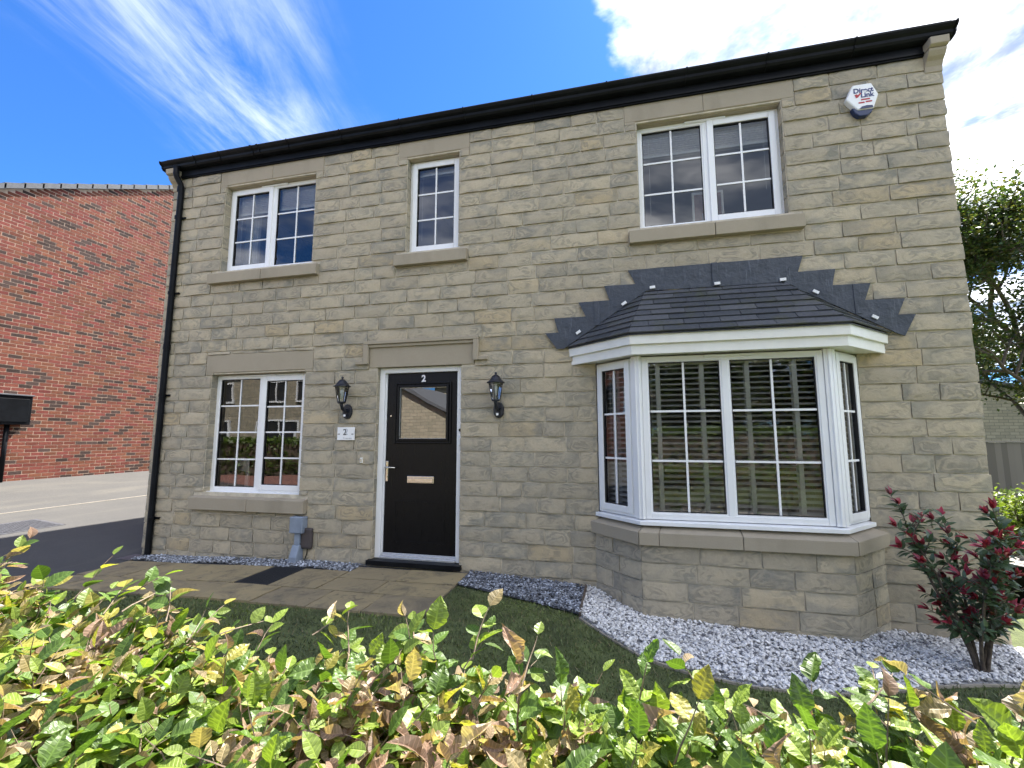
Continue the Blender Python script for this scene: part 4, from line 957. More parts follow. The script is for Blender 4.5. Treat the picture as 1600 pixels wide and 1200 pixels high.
# drive manhole
mh = empty('manhole_cover', (-5.55, .15, .07)); tag(mh, 'grey iron manhole cover in the sunlit tarmac drive', 'manhole cover')
def on_drive(x): return drive_z(x)
m = MB()
def slab4(m, x0, x1, y0, y1, d0, d1): m.add([(x0,y0,drive_z(x0)+d0),(x1,y0,drive_z(x1)+d0),(x1,y1,drive_z(x1)+d0),(x0,y1,drive_z(x0)+d0),(x0,y0,drive_z(x0)+d1),(x1,y0,drive_z(x1)+d1),(x1,y1,drive_z(x1)+d1),(x0,y1,drive_z(x0)+d1)], [(0,1,5,4),(1,2,6,5),(2,3,7,6),(3,0,4,7),(4,5,6,7),(3,2,1,0)])
slab4(m, -5.86, -5.26, -.25, .46, -.05, .006); m.build('frame', 'cover_iron', mh)
m = MB(); slab4(m, -5.82, -5.30, -.21, .42, .007, .011); m.build('lid', 'cover_iron', mh)
m = MB()
for i in range(12):
    for j in range(14):
        x, yv = -5.80+.042*i, -.19+.043*j
        if (i+j) % 2: slab4(m, x, x+.034, yv, yv+.014, .0115, .016)
        else: slab4(m, x+.01, x+.024, yv-.008, yv+.026, .0115, .016)
m.build('tread_pattern', 'cover_iron', mh, kind='stuff')

# ------------------------------------------------------------------ paved path, gravel, edging, grass
path_o = empty('garden_path', (-1, -.7, -.1)); path_o['kind'] = 'structure'
rnd = random.Random(9)
def slab(x0, x1, y0, y1):
    g_ = .006; x0 += g_; x1 -= g_; y0 += g_; y1 -= g_; m = MB(); m.tint = (rnd.random(), rnd.random(), rnd.random()); n = 4
    e = lambda: rnd.uniform(-.004, .004); h = rnd.uniform(-.003, .003)
    vs = []
    for j in range(n+1):
        for i in range(n+1):
            x, yv = lerp(x0, x1, i/n), lerp(y0, y1, j/n); ed = i in (0, n) or j in (0, n)
            vs.append((x+(e() if i in (0, n) else 0), yv+(e() if j in (0, n) else 0), gz(x, yv)+.012+h+(rnd.uniform(-.008, -.002) if ed else rnd.uniform(-.003, .004))))
    fs = [(j*(n+1)+i, j*(n+1)+i+1, (j+1)*(n+1)+i+1, (j+1)*(n+1)+i) for j in range(n) for i in range(n)]
    ring = list(range(n+1)) + [j*(n+1)+n for j in range(1, n+1)] + [n*(n+1)+i for i in range(n-1, -1, -1)] + [j*(n+1) for j in range(n-1, 0, -1)]
    b = len(vs); vs += [(vs[k][0], vs[k][1], vs[k][2]-.06) for k in ring]; k_ = len(ring)
    fs += [(ring[k], b+k, b+(k+1) % k_, ring[(k+1) % k_]) for k in range(k_)]
    m.add(vs, fs); m.build('paving_slab', 'paving', path_o, smooth=False, origin=((x0+x1)/2, (y0+y1)/2, gz(x0, y0)))
for x0, x1 in ((-3.06, -2.45), (-2.45, -1.60), (-1.60, -1.02), (-.63, -.10)): slab(x0, x1, -.80, -.25)
slab(-1.02, -.63, -.32, -.25) if False else None
for x0, x1 in ((-3.06, -2.75), (-2.75, -1.9), (-1.9, -1.05), (-1.05, -.45), (-.45, .10)): slab(x0, x1, -1.21, -.80)
for x0, x1 in ((-.10, .52), (.52, 1.15)): slab(x0, x1, -.45, -.075)
slab(-.10, .46, -.80, -.45); slab(.46, 1.15, -.80, -.45); slab(.10, .62, -1.21, -.80); slab(.62, 1.15, -1.21, -.80)
m = grid(-3.06, 1.15, -1.2, -.0, 30, 8, lambda x, y: gz(x, y)-.004); m.build('path_bedding', 'grey_bed', path_o)
ic = empty('inspection_cover', (-.82, -.55, -.1)); tag(ic, 'dark rectangular cover set into the paving below the lower left window', 'cover')
m = MB(); x0, x1, y0, y1 = -1.015, -.635, -.795, -.255
m.add([(x0,y0,gz(x0,y0)+.006),(x1,y0,gz(x1,y0)+.006),(x1,y1,gz(x1,y1)+.006),(x0,y1,gz(x0,y1)+.006),(x0,y0,gz(x0,y0)-.04),(x1,y0,gz(x1,y0)-.04),(x1,y1,gz(x1,y1)-.04),(x0,y1,gz(x0,y1)-.04)], [(0,1,2,3),(0,4,5,1),(1,5,6,2),(2,6,7,3),(3,7,4,0)]); m.build('cover_tray', 'rubber_mat', ic)
m = MB()
for i in range(9): xx = x0+.04+i*.0375; m.add([(xx, y0+.03, gz(xx, y0)+.010), (xx+.018, y0+.03, gz(xx, y0)+.010), (xx+.018, y1-.03, gz(xx, y1)+.010), (xx, y1-.03, gz(xx, y1)+.010)], [(0, 1, 2, 3)])
m.build('ribs', 'rubber_mat', ic, kind='stuff')
GREY1 = [(-3.05, -.25), (-.10, -.25), (-.10, -.07), (-.04, -.015), (-3.05, -.015)]
GREY2 = [(1.16, -.015), (1.16, -.42), (1.60, -.52), (2.0, -.62), (2.32, -.72), (2.33, -.015)]
WHITE = [(2.34, -.015), (2.34, -.76), (2.55, -.96), (2.80, -1.15), (3.10, -1.25), (3.48, -1.30), (3.85, -1.27), (4.20, -1.16), (4.62, -.94), (5.0, -.78), (5.4, -.66), (5.74, -.60), (5.74, -.015)]
def sheet(name, poly, mat_, dz, parent=None):
    bm = bmesh.new(); vs = [bm.verts.new((x, yv, 0)) for x, yv in poly]; bm.faces.new(vs); bmesh.ops.triangulate(bm, faces=bm.faces)
    bmesh.ops.subdivide_edges(bm, edges=bm.edges, cuts=3, use_grid_fill=True)
    for v in bm.verts: v.co.z = gz(v.co.x, v.co.y)+dz
    bmesh.ops.recalc_face_normals(bm, faces=bm.faces); me = bpy.data.meshes.new(name); bm.to_mesh(me); bm.free(); me.materials.append(MAT[mat_]); o = bpy.data.objects.new(name, me); COL.objects.link(o)
    if parent: adopt(o, parent)
    return o
OCT = [(1, 0, 0), (0, 1, 0), (-1, 0, 0), (0, -1, 0), (0, 0, 1), (0, 0, -1), (.7, .7, .45), (-.7, .7, .45), (-.7, -.7, .45), (.7, -.7, .45)]
OF = [(0, 6, 9), (6, 4, 9), (9, 4, 8), (8, 4, 7), (7, 4, 6), (1, 7, 6), (2, 8, 7), (3, 9, 8), (0, 1, 6), (1, 2, 7), (2, 3, 8), (3, 0, 9), (0, 5, 1), (1, 5, 2), (2, 5, 3), (3, 5, 0)]
def gravel(name, polys, n, r0, r1, cols, label):
    m = MB(); rn = random.Random(len(name)+n); k = 0
    for poly in polys:
        xs_ = [p[0] for p in poly]; ys_ = [p[1] for p in poly]; area = abs(sum(poly[i][0]*poly[i-1][1]-poly[i-1][0]*poly[i][1] for i in range(len(poly))))/2
        cnt = 0
        while cnt < n*area:
            x, yv = rn.uniform(min(xs_), max(xs_)), rn.uniform(min(ys_), max(ys_))
            if not inpoly(x, yv, poly): continue
            cnt += 1
            if inpoly(x, yv, BW): continue
            s = rn.uniform(r0, r1); sx, sy, sz_ = s*rn.uniform(.8, 1.4), s*rn.uniform(.7, 1.1), s*rn.uniform(.55, .9)
            E_ = Matrix.Rotation(rn.uniform(0, 6.28), 3, 'Z') @ Matrix.Rotation(rn.uniform(-.6, .6), 3, 'X') @ Matrix.Rotation(rn.uniform(-.6, .6), 3, 'Y')
            c = Vector((x, yv, gz(x, yv)+.008+rn.uniform(0, .018)+.012*math.sin(x*5+1.3)*math.sin(yv*6))); j = [rn.uniform(.8, 1.2) for _ in OCT]
            m.add([tuple(c + E_ @ Vector((p[0]*sx*q_, p[1]*sy*q_, p[2]*sz_*q_))) for p, q_ in zip(OCT, j)], OF, cols(rn))
    o = m.build(name, 'pebble', None, fixn=False); tag(o, label, 'gravel', kind='stuff'); return o
def wcol(rn):
    if rn.random() < .07: v = rn.uniform(.12, .3); return (v, v, v*1.08)
    v = rn.uniform(.50, .84); return (v, v*.985, v*.96)
def gcol(rn):
    v = rn.choice((.09, .13, .17, .23, .31, .42))*rn.uniform(.8, 1.2); return (v*.93, v, v*1.14)
def gcol1(rn): c = gcol(rn); return tuple(min(1, k*1.25) for k in c)
b1 = sheet('gravel_bed', GREY1, 'grey_bed', .0); b1['kind'] = 'structure'; b2 = sheet('gravel_bed', GREY2, 'grey_bed', .004); b2['kind'] = 'structure'; b3 = sheet('gravel_bed', WHITE, 'white_bed', .004); b3['kind'] = 'structure'
gravel('white_gravel', [WHITE], 3300, .008, .0155, wcol, 'white and pale blue decorative gravel around the bay window')
gravel('grey_gravel', [GREY2], 3600, .008, .0145, gcol, 'dark slate grey gravel between the path and the bay')
gravel('slate_gravel', [GREY1], 3600, .008, .0145, gcol1, 'grey gravel strip along the wall below the lower left window')
ed = MB()
line = WHITE[1:12]
for (ax, ay), (bx, by) in zip(line, line[1:]):
    L = math.hypot(bx-ax, by-ay); nx_, ny_ = (by-ay)/L, -(bx-ax)/L
    ed.add([(ax, ay, gz(ax, ay)+.004), (bx, by, gz(bx, by)+.004), (bx-nx_*-.018, by+ny_*.018, gz(bx, by)+.004), (ax-nx_*-.018, ay+ny_*.018, gz(ax, ay)+.004),
            (ax, ay, gz(ax, ay)-.06), (bx, by, gz(bx, by)-.06), (bx+nx_*.018, by+ny_*.018, gz(bx, by)-.06), (ax+nx_*.018, ay+ny_*.018, gz(ax, ay)-.06)],
           [(0, 1, 2, 3), (3, 2, 6, 7), (0, 4, 5, 1)])
tag(ed.build('lawn_edging', 'kerb_stone'), 'thin edging between shaded lawn and white gravel', 'edging')
ed = MB(); ed.box(2.325, 2.345, -.75, -.02, -.3, gz(2.33, -.4)+.03); tag(ed.build('gravel_divider', 'bark'), 'short wooden divider between dark and white gravel at the bay', 'divider')
gr_ = MB(); rn = random.Random(77)
PATHP = [(-3.07, 0), (-3.07, -1.215), (1.155, -1.215), (1.155, 0)]
n = 0
while n < 70000:
    x, yv = rn.uniform(-2.6, 6.2), -3.4*math.sqrt(rn.random()) if rn.random() < .3 else rn.uniform(-3.4, -.3)
    if inpoly(x, yv, PATHP) or inpoly(x, yv, GREY2) or inpoly(x, yv, WHITE) or (x < 2.34 and yv > -.45): n += 1; continue
    n += 1; a = rn.uniform(0, 6.28); hgt = rn.uniform(.014, .034); w = rn.uniform(.003, .0055); lx, ly = rn.gauss(0, .014), rn.gauss(0, .014); z = gz(x, yv)-.012
    dx_, dy_ = math.cos(a)*w, math.sin(a)*w; k = rn.uniform(.75, 1.25); dry = rn.random() < .14
    patch_ = .85+.5*mnoise.noise(Vector((x*1.3, yv*1.3, 0)))
    col = (.17*k, .15*k, .07*k) if dry else (.112*k*patch_, .150*k*patch_, .036*k)
    gr_.add([(x-dx_, yv-dy_, z), (x+dx_, yv+dy_, z), (x+dx_*.6+lx*.5, yv+dy_*.6+ly*.5, z+hgt*.6), (x+lx, yv+ly, z+hgt)], [(0, 1, 2), (0, 2, 3)], col)
tag(gr_.build('grass', 'grass', None, fixn=False), 'short shaded lawn grass between the path and the hedge', 'grass', kind='stuff')

# ------------------------------------------------------------------ leaves
LEAF_FS = {}
def leaf_mesh(L, Wd, rows, cols2, curl, fold, pleat, rn, tipw=0.9, serr=0.0, twist=0.0, crumple=0.0):
    # blade along +x from its stalk, face up +z; returns verts, faces, heights along
    vs, fs = [], []; ph = rn.uniform(0, 6.28)
    nc = cols2*2+1
    for i in range(rows+1):
        f = i/rows; prof = (math.sin(math.pi*min(1, f**0.82))**tipw)*(1-0.10*f)
        if i == 0: prof = .02
        if i == rows: prof = .015
        w = Wd/2*prof
        for j in range(nc):
            s = (j-cols2)/cols2; se = 1+serr*math.sin(i*2.1+ph+s)*(abs(s) == 1)
            x = L*f; yv = w*s*se; z = fold*abs(yv) - curl*L*(f**2) + pleat*((i % 2)*2-1)*abs(s)*(1.35-abs(s))*2*(1 if 0 < i < rows else 0) + crumple*math.sin(9*f+4*s+ph)*abs(s)**1.5
            tw = twist*f; vs.append((x, yv*math.cos(tw)-z*math.sin(tw), yv*math.sin(tw)+z*math.cos(tw)))
    LEAF_FS[(rows, cols2)] = [(i/rows, abs(j-cols2)/cols2) for i in range(rows+1) for j in range(nc)]
    for i in range(rows):
        for j in range(nc-1): a = i*nc+j; fs.append((a, a+1, a+nc+1, a+nc))
    return vs, fs
def orient(dirv, upv):
    x = dirv.normalized(); z = (upv - x*upv.dot(x))
    z = z.normalized() if z.length > 1e-4 else x.orthogonal().normalized(); yv = z.cross(x)
    return Matrix((x, yv, z)).transposed()
rn = random.Random(99)
def beech_col(kind):
    v = rn.uniform(.8, 1.2)
    if kind == 'g': return (.095*v, .165*v, .030*v)
    if kind == 'l': return (.205*v, .285*v, .045*v)
    if kind == 'y': return (.33*v, .31*v, .06*v)
    if kind == 'o': return (.34*v, .27*v, .13*v)
    if kind == 't': return (.40*v, .31*v, .20*v)
    return (.27*v, .18*v, .125*v)
VAR = []
for kind, cnt in (('g', 14), ('l', 12), ('y', 6), ('o', 6), ('t', 6), ('b', 6)):
    for _ in range(cnt):
        dead = kind in 'tb'; L = rn.uniform(.042, .063)*(1 if not dead else .95)
        v1, f1 = leaf_mesh(L, L*rn.uniform(.60, .74)*(.75 if dead else 1), 13, 2, rn.uniform(.05, .30) if not dead else rn.uniform(.3, .8), rn.uniform(.05, .40) if not dead else rn.uniform(.5, 1.3), .00042, rn, .85, .07, rn.uniform(-.3, .3) if not dead else rn.uniform(-1.3, 1.3), rn.uniform(.0015, .004) if not dead else .007)
        v2, f2 = leaf_mesh(L, L*.70*(.75 if dead else 1), 7, 1, .15 if not dead else .55, .2 if not dead else .9, .0006, rn, .85, .0, rn.uniform(-.3, .3) if not dead else rn.uniform(-1.2, 1.2))
        col = beech_col(kind)
        me = bpy.data.meshes.new('leaf'); me.from_pydata(v1, [], f1); at = me.color_attributes.new('tint', 'FLOAT_COLOR', 'POINT')
        at.data.foreach_set('color', [x for _ in v1 for x in (*col, 1)]); me.materials.append(MAT['leaf'])
        ea = me.color_attributes.new('edge', 'FLOAT_COLOR', 'POINT'); ea.data.foreach_set('color', [x for q_ in LEAF_FS[(13, 2)] for x in (q_[0], q_[1], 0, 1)])
        VAR.append((kind, me, v2, f2, col))
BYK = {k: [i for i, v in enumerate(VAR) if v[0] == k] for k in 'glyotb'}

# ------------------------------------------------------------------ the beech hedge by the camera
hedge = empty('beech_hedge', (1.8, -3.9, -.3)); tag(hedge, 'beech hedge in the foreground with green and dried brown leaves', 'hedge')
HTOP = [(-3.0, .95), (.0, .96), (.67, .935), (.85, .915), (1.07, .865), (1.26, .855), (1.47, .83), (1.65, .805), (1.86, .79), (2.01, .81), (2.15, .825), (2.29, .83), (2.42, .82), (2.66, .80), (2.78, .795), (2.9, .79), (3.1, .79), (3.25, .805), (3.35, .815), (3.6, .84), (6, .84)]
HY0, HY1 = -4.34, -3.52
def htop(x, yv):
    e = (yv-(HY0+HY1)/2)/((HY1-HY0)/2)
    return interp(HTOP, x) - .05*abs(e)**3 + .035*mnoise.noise(Vector((x*2.6, yv*2.6, 4)))
leaves = []      # (position, direction, up, variant, scale)
shoots = []
def pick_kind(x, yv, depth):
    # dried leaves gather in patches
    n1 = mnoise.noise(Vector((x*3.1, yv*3.1, 9.0))); p_dead = max(0.06, min(.66, .20+.9*n1+depth*.8))
    r_ = rn.random()
    if r_ < p_dead: return rn.choice('ttobb')
    return rn.choice('ggggglllllyyo') if x < 1.5 else rn.choice('gggggglllllly')
def shoot(p, d, L, n, depth, size=1.0):
    pts = []; q = p.copy(); dd = d.normalized(); ns = 5
    for i in range(ns+1):
        pts.append(q.copy()); dd = (dd + Vector((rn.gauss(0, .10), rn.gauss(0, .10), rn.gauss(0, .07)))).normalized(); q = q + dd*(L/ns)
    shoots.append((pts, .0019+.008*L))
    side_ = 1
    for i in range(n):
        f = .15+.85*(i+.5)/n if i < n-1 else 1.0; k = min(int(f*ns), ns-1); b = pts[k].lerp(pts[k+1], f*ns-k); ax = (pts[k+1]-pts[k]).normalized()
        sv = ax.cross(Vector((0, 0, 1)));  sv = sv.normalized() if sv.length > .1 else Vector((rn.gauss(0, 1), rn.gauss(0, 1), 0)).normalized()
        sv = Matrix.Rotation(rn.gauss(0, .55), 3, ax) @ sv
        ld = (ax*(.55 if i < n-1 else 1.2) + sv*side_*(.9 if i < n-1 else .1) + Vector((rn.gauss(0, .2), rn.gauss(0, .2), rn.gauss(-.05, .2)))).normalized(); side_ *= -1
        upv = (Vector((0, -.12, 1)) + Vector((rn.gauss(0, .38), rn.gauss(0, .38), 0))).normalized()
        kd = pick_kind(b.x, b.y, depth)
        leaves.append((b+ld*.004, ld, upv, rn.choice(BYK[kd]), size*rn.uniform(.70, 1.15)))
def zone(x): return 1.0 if .1 < x < 3.9 else .22
X = -2.9
cnt = 0
target = 7400
while cnt < target:
    x = rn.uniform(-2.9, 5.4)
    if rn.random() > zone(x): continue
    yv = rn.uniform(HY0, HY1) if rn.random() < .7 else rn.uniform(HY1-.26, HY1); zt = htop(x, yv); e = (yv-(HY0+HY1)/2)/((HY1-HY0)/2)
    r_ = rn.random()
    if r_ < .84:
        dep = abs(rn.gauss(0, .07)); p = Vector((x, yv, zt-.10-dep)); d = Vector((rn.gauss(.05, .6), rn.gauss(0, .5)+.35*e, rn.uniform(.15, .8)))
    else:
        s = rn.choice((-1, 1)); yv = HY1-.06 if s > 0 else HY0+.06; dep = .05; p = Vector((x, yv, rn.uniform(.0, 1)*(zt+.2)-.15)); d = Vector((rn.gauss(0, .4), s*rn.uniform(.4, 1), rn.uniform(0, .8)))
    shoot(p, d, rn.uniform(.06, .14), rn.randint(4, 6), dep); cnt += 1
# interior leaves so that the crown closes
for _ in range(4500):
    x = rn.uniform(-2.9, 5.4)
    if rn.random() > zone(x): continue
    yv = rn.uniform(HY0+.03, HY1-.03); p = Vector((x, yv, htop(x, yv)-rn.uniform(.05, .32)))
    kd = rn.choice('ggglltbo'); d = Vector((rn.gauss(0, 1), rn.gauss(0, 1), rn.gauss(0, .5))).normalized()
    leaves.append((p, d, Vector((rn.gauss(0, .5), rn.gauss(0, .5), 1)).normalized(), rn.choice(BYK[kd]), rn.uniform(.8, 1.15)))
# taller young shoots that stand above the clipped top
for (x, yv, L, dx_, dy_) in ((.95, -3.56, .20, .3, .1), (1.22, -3.6, .17, .4, 0), (1.42, -3.58, .18, .1, .2), (1.58, -3.6, .16, .7, .1), (1.98, -3.62, .17, .5, 0), (2.06, -3.60, .20, .6, .1), (2.27, -3.60, .23, -.1, .1), (2.33, -3.62, .20, .3, .1), (2.47, -3.66, .21, .1, .1), (2.70, -3.66, .25, -.1, .1), (2.74, -3.72, .24, .3, .0), (2.80, -3.62, .20, .6, .2), (2.98, -3.70, .22, .2, .1), (3.05, -3.64, .18, -.3, .1), (3.12, -3.62, .22, .4, .2), (3.22, -3.66, .26, .7, .1), (3.30, -3.62, .24, .8, .3), (3.40, -3.68, .22, .5, .2), (2.12, -3.75, .2, .2, 0), (1.75, -3.66, .18, .1, .1), (1.05, -3.75, .18, .2, .1), (.80, -3.62, .17, .1, .2)):
    shoot(Vector((x, yv, htop(x, yv)-.10)), Vector((dx_, dy_, 1)), L*.85, rn.randint(7, 9), -.3, 1.12)
for _ in range(34):
    x, yv = rn.uniform(2.45, 3.55), rn.uniform(-3.95, -3.56)
    shoot(Vector((x, yv, htop(x, yv)-.10)), Vector((rn.gauss(.25, .4), rn.gauss(.1, .3), 1)), rn.uniform(.09, .15), rn.randint(6, 8), -.25, 1.25)
sk = MB()
for pts, r_ in shoots: sk.tube([tuple(p) for p in pts], [r_*.8, r_*.7, r_*.6, r_*.5, r_*.4, r_*.25], 4, False)
sk.build('twigs', 'twig', hedge, kind='stuff', fixn=False)
m = MB(); rn2 = random.Random(8)
for i in range(34):
    x = -2.8+i*.245+rn2.uniform(-.05, .05); yv = -3.93+rn2.uniform(-.1, .1); p = Vector((x, yv, -.36)); m = MB()
    def limb(p, d, L, r_, lev):
        pts = [p.copy()]; q = p.copy(); dd = d.normalized()
        for k in range(5): dd = (dd+Vector((rn2.gauss(0, .10), rn2.gauss(0, .10), .03))).normalized(); q = q+dd*L/5; pts.append(q.copy())
        if q.z < htop(q.x, q.y)-.03: m.tube([tuple(a) for a in pts], [r_, r_*.9, r_*.8, r_*.7, r_*.6, r_*.45], 6, False)
        if lev < 2:
            for k in range(2, 6):
                limb(pts[k], dd+Vector((rn2.gauss(0, .8), rn2.gauss(0, .7), rn2.uniform(-.1, .5))), L*.42, r_*.5, lev+1)
    limb(p, Vector((rn2.gauss(0, .12), rn2.gauss(0, .12), 1)), rn2.uniform(.85, 1.0), .017, 0)
    m.build('stem', 'bark', hedge, smooth=True, fixn=False)
def leafscore(l):
    p = project(l[0]+l[1]*.03)
    if p is None or not (0 < p[0] < 1600 and 840 < p[1] < 1200): return 0
    vis = 1.0 if l[0].z > htop(l[0].x, l[0].y)-.05 else .25
    return vis*l[4]/p[2]
leaves.sort(key=lambda l: -leafscore(l))
lf = MB()
for i, (p, d, upv, vi, s) in enumerate(leaves):
    kind, me, v2, f2, col = VAR[vi]; Q = orient(d, upv)
    if i < 296:
        o = bpy.data.objects.new('leaf', me); COL.objects.link(o); mw = Q.to_4x4() @ Matrix.Scale(s, 4); mw.translation = p
        o.matrix_world = mw; o.location = p; adopt(o, hedge)
    else: 
        k = rn.uniform(.8, 1.2); lf.edge += LEAF_FS[(7, 1)]; lf.add([tuple(p + Q @ (Vector(v)*s)) for v in v2], f2, (col[0]*k, col[1]*k, col[2]*k))
lf.build('foliage', 'leaf', hedge, kind='stuff', fixn=False, smooth=False)

# ------------------------------------------------------------------ red-tipped shrub by the house corner
shr = empty('photinia_shrub', (5.05, -.62, -.31)); tag(shr, 'small shrub with red young leaves in white gravel by the house corner', 'shrub')
rs = random.Random(14)
tips = []; base = Vector((5.10, -.62, -.33))
stems = MB()
for k in range(7):
    a = k*.9+rs.uniform(-.2, .2); d = Vector((math.cos(a)*.16, math.sin(a)*.10-.01, 1)).normalized(); ca_ = Vector((math.cos(a)*.035, math.sin(a)*.03, .03)); p = base+Vector((math.cos(a)*.018, math.sin(a)*.018, 0)); q = p.copy(); pts = [p.copy()]
    L = rs.uniform(.86, 1.14)
    for i in range(7):
        d = (d+ca_+Vector((rs.gauss(0, .08), rs.gauss(0, .07), .0))).normalized(); q = q+d*L/7; pts.append(q.copy())
        if i >= 1:
            for _ in range(3 if i < 6 else 2):
                d2 = (d+Vector((rs.gauss(0, .9), rs.gauss(0, .7), rs.uniform(-.1, .5)))).normalized(); L2 = rs.uniform(.08, .20); e = q+d2*L2; mid_ = q+d2*L2*.5+Vector((0, 0, .01)); stems.tube([tuple(q), tuple(mid_), tuple(e)], [.0045, .0035, .002], 5, False); tips.append((q.copy(), e, d2))
    stems.tube([tuple(v) for v in pts], [.014-.0015*i for i in range(8)], 7, False); tips.append((pts[-2], pts[-1], d))
stems.build('branches', 'bark', shr, smooth=True, fixn=False)
SV = []
for kind, n_ in (('green', 8), ('red', 10)):
    for _ in range(n_):
        L = rs.uniform(.055, .085) if kind == 'green' else rs.uniform(.055, .082); v1, f1 = leaf_mesh(L, L*.42, 7, 1, rs.uniform(.1, .35), rs.uniform(.15, .5), 0, rs, .9, 0, rs.uniform(-.3, .3)); k = rs.uniform(.75, 1.25)
        col = (.075*k, .120*k, .062*k) if kind == 'green' else rs.choice(((.36*k, .035*k, .065*k), (.29*k, .034*k, .06*k), (.22*k, .07*k, .06*k)))
        me = bpy.data.meshes.new('leaf'); me.from_pydata(v1, [], f1); at = me.color_attributes.new('tint', 'FLOAT_COLOR', 'POINT'); at.data.foreach_set('color', [x for _ in v1 for x in (*col, 1)]); me.materials.append(MAT['leaf_shrub']); me.polygons.foreach_set('use_smooth', [True]*len(me.polygons)); SV.append((kind, me, v1, f1, col))
sl_leaves = []
for q, e, d2 in tips:
    red_ = rs.random() < .8
    for i in range(8):
        f = .2+.8*i/8; a = rs.uniform(0, 6.28); sv = Matrix.Rotation(a, 3, d2) @ d2.orthogonal().normalized(); sl_leaves.append((q.lerp(e, f), (sv*.9+d2*.5).normalized(), 'green'))
    for i in range(7 if red_ else 3):
        a = rs.uniform(0, 6.28); sv = Matrix.Rotation(a, 3, d2) @ d2.orthogonal().normalized(); sl_leaves.append((e, (sv*.6+d2+Vector((0, 0, .3))).normalized(), 'red' if red_ else 'green'))
rs.shuffle(sl_leaves); sl_leaves.sort(key=lambda l: (l[0]-CAM).length)
ls = MB()
for i, (p, d, kd) in enumerate(sl_leaves):
    v = rs.choice([s for s in SV if s[0] == kd]); Q = orient(d, Vector((rs.gauss(0, .3), rs.gauss(-.3, .3), 1))); s = rs.uniform(.8, 1.15)
    if i < 290:
        o = bpy.data.objects.new('leaf', v[1]); COL.objects.link(o); mw = Q.to_4x4() @ Matrix.Scale(s, 4); mw.translation = p; o.matrix_world = mw; o.location = p; adopt(o, shr)
    else: ls.add([tuple(p + Q @ (Vector(c)*s)) for c in v[2]], v[3], v[4])
if ls.v: ls.build('foliage', 'leaf_shrub', shr, kind='stuff', fixn=False, smooth=True)

# ------------------------------------------------------------------ right side: trees, fence, neighbour
def tree(loc, H, spread, trunk_r, nleaf, seed, label, lowest=.22, cols=((.045, .075, .022), (.06, .09, .025), (.10, .10, .03)), lsz=.11, group=None, name='tree'):
    r_ = empty(name, loc); tag(r_, label, 'tree', group); rr = random.Random(seed); tr_ = MB(); ends = []
    def limb(p, d, L, rad, lev):
        pts = [p.copy()]; q = p.copy(); dd = d.normalized(); n_ = 5
        for i in range(n_):
            dd = (dd+Vector((rr.gauss(0, .16), rr.gauss(0, .16), rr.gauss(.03, .08)))).normalized(); q = q+dd*L/n_; pts.append(q.copy())
        tr_.tube([tuple(a) for a in pts], [max(rad*(1-.11*i), .008) for i in range(n_+1)], 7 if lev < 2 else 5, False)
        if lev >= 3: ends.append((pts, L)); return
        kids = 7 if lev == 0 else 5
        for k in range(kids):
            f = rr.uniform(lowest if lev == 0 else .3, 1); j = min(int(f*n_), n_-1); b = pts[j].lerp(pts[j+1], f*n_-j); a = rr.uniform(0, 6.28)
            sv = Matrix.Rotation(a, 3, dd) @ dd.orthogonal().normalized(); limb(b, sv*rr.uniform(.7, 1.2)+dd*.45+Vector((0, 0, .12)), L*(spread if lev == 0 else .58), rad*(.5 if lev == 0 else .55), lev+1)
        limb(pts[-1], dd, L*.4, rad*.45, lev+1)
    limb(Vector(loc), Vector((rr.gauss(0, .05), rr.gauss(0, .05), 1)), H*.68, trunk_r, 0)
    tr_.build('trunk', 'bark', r_, smooth=True, fixn=False)
    lv = MB(); per = max(1, nleaf//len(ends))
    for pts, L in ends:
        cl = rr.uniform(.7, 1.35)
        for _ in range(per):
            j = rr.randrange(1, len(pts)); c = pts[j]+Vector((rr.gauss(0, .22), rr.gauss(0, .22), rr.gauss(0, .16)))*(lsz/.11); s = lsz*rr.uniform(.6, 1.2)
            Q = orient(Vector((rr.gauss(0, 1), rr.gauss(0, 1), rr.gauss(-.2, .5))), Vector((rr.gauss(0, .6), rr.gauss(0, .6), 1))); k = rr.uniform(.75, 1.25)*cl; co = rr.choice(cols)
            lv.add([tuple(c + Q @ Vector(v)) for v in ((0, 0, 0), (s*.5, s*.32, .1*s), (s, 0, 0), (s*.5, -s*.32, .1*s))], [(0, 1, 2, 3)], (co[0]*k, co[1]*k, co[2]*k))
    lv.build('crown', 'leaf_far', r_, kind='stuff', fixn=False)
tree((16.4, 13.2, -.1), 8.8, .60, .17, 44000, 31, 'leafy tree in full crown behind the right corner of the house', lowest=.06, lsz=.15)
tree((24.5, 19.0, -.1), 9.5, .55, .17, 14000, 57, 'second tree behind the fence farther to the right', lowest=.2, lsz=.18)
tree((25.0, 34.0, -.1), 9.0, .6, .2, 12000, 58, 'far tree beyond the neighbouring stone house', lowest=.15, lsz=.22)
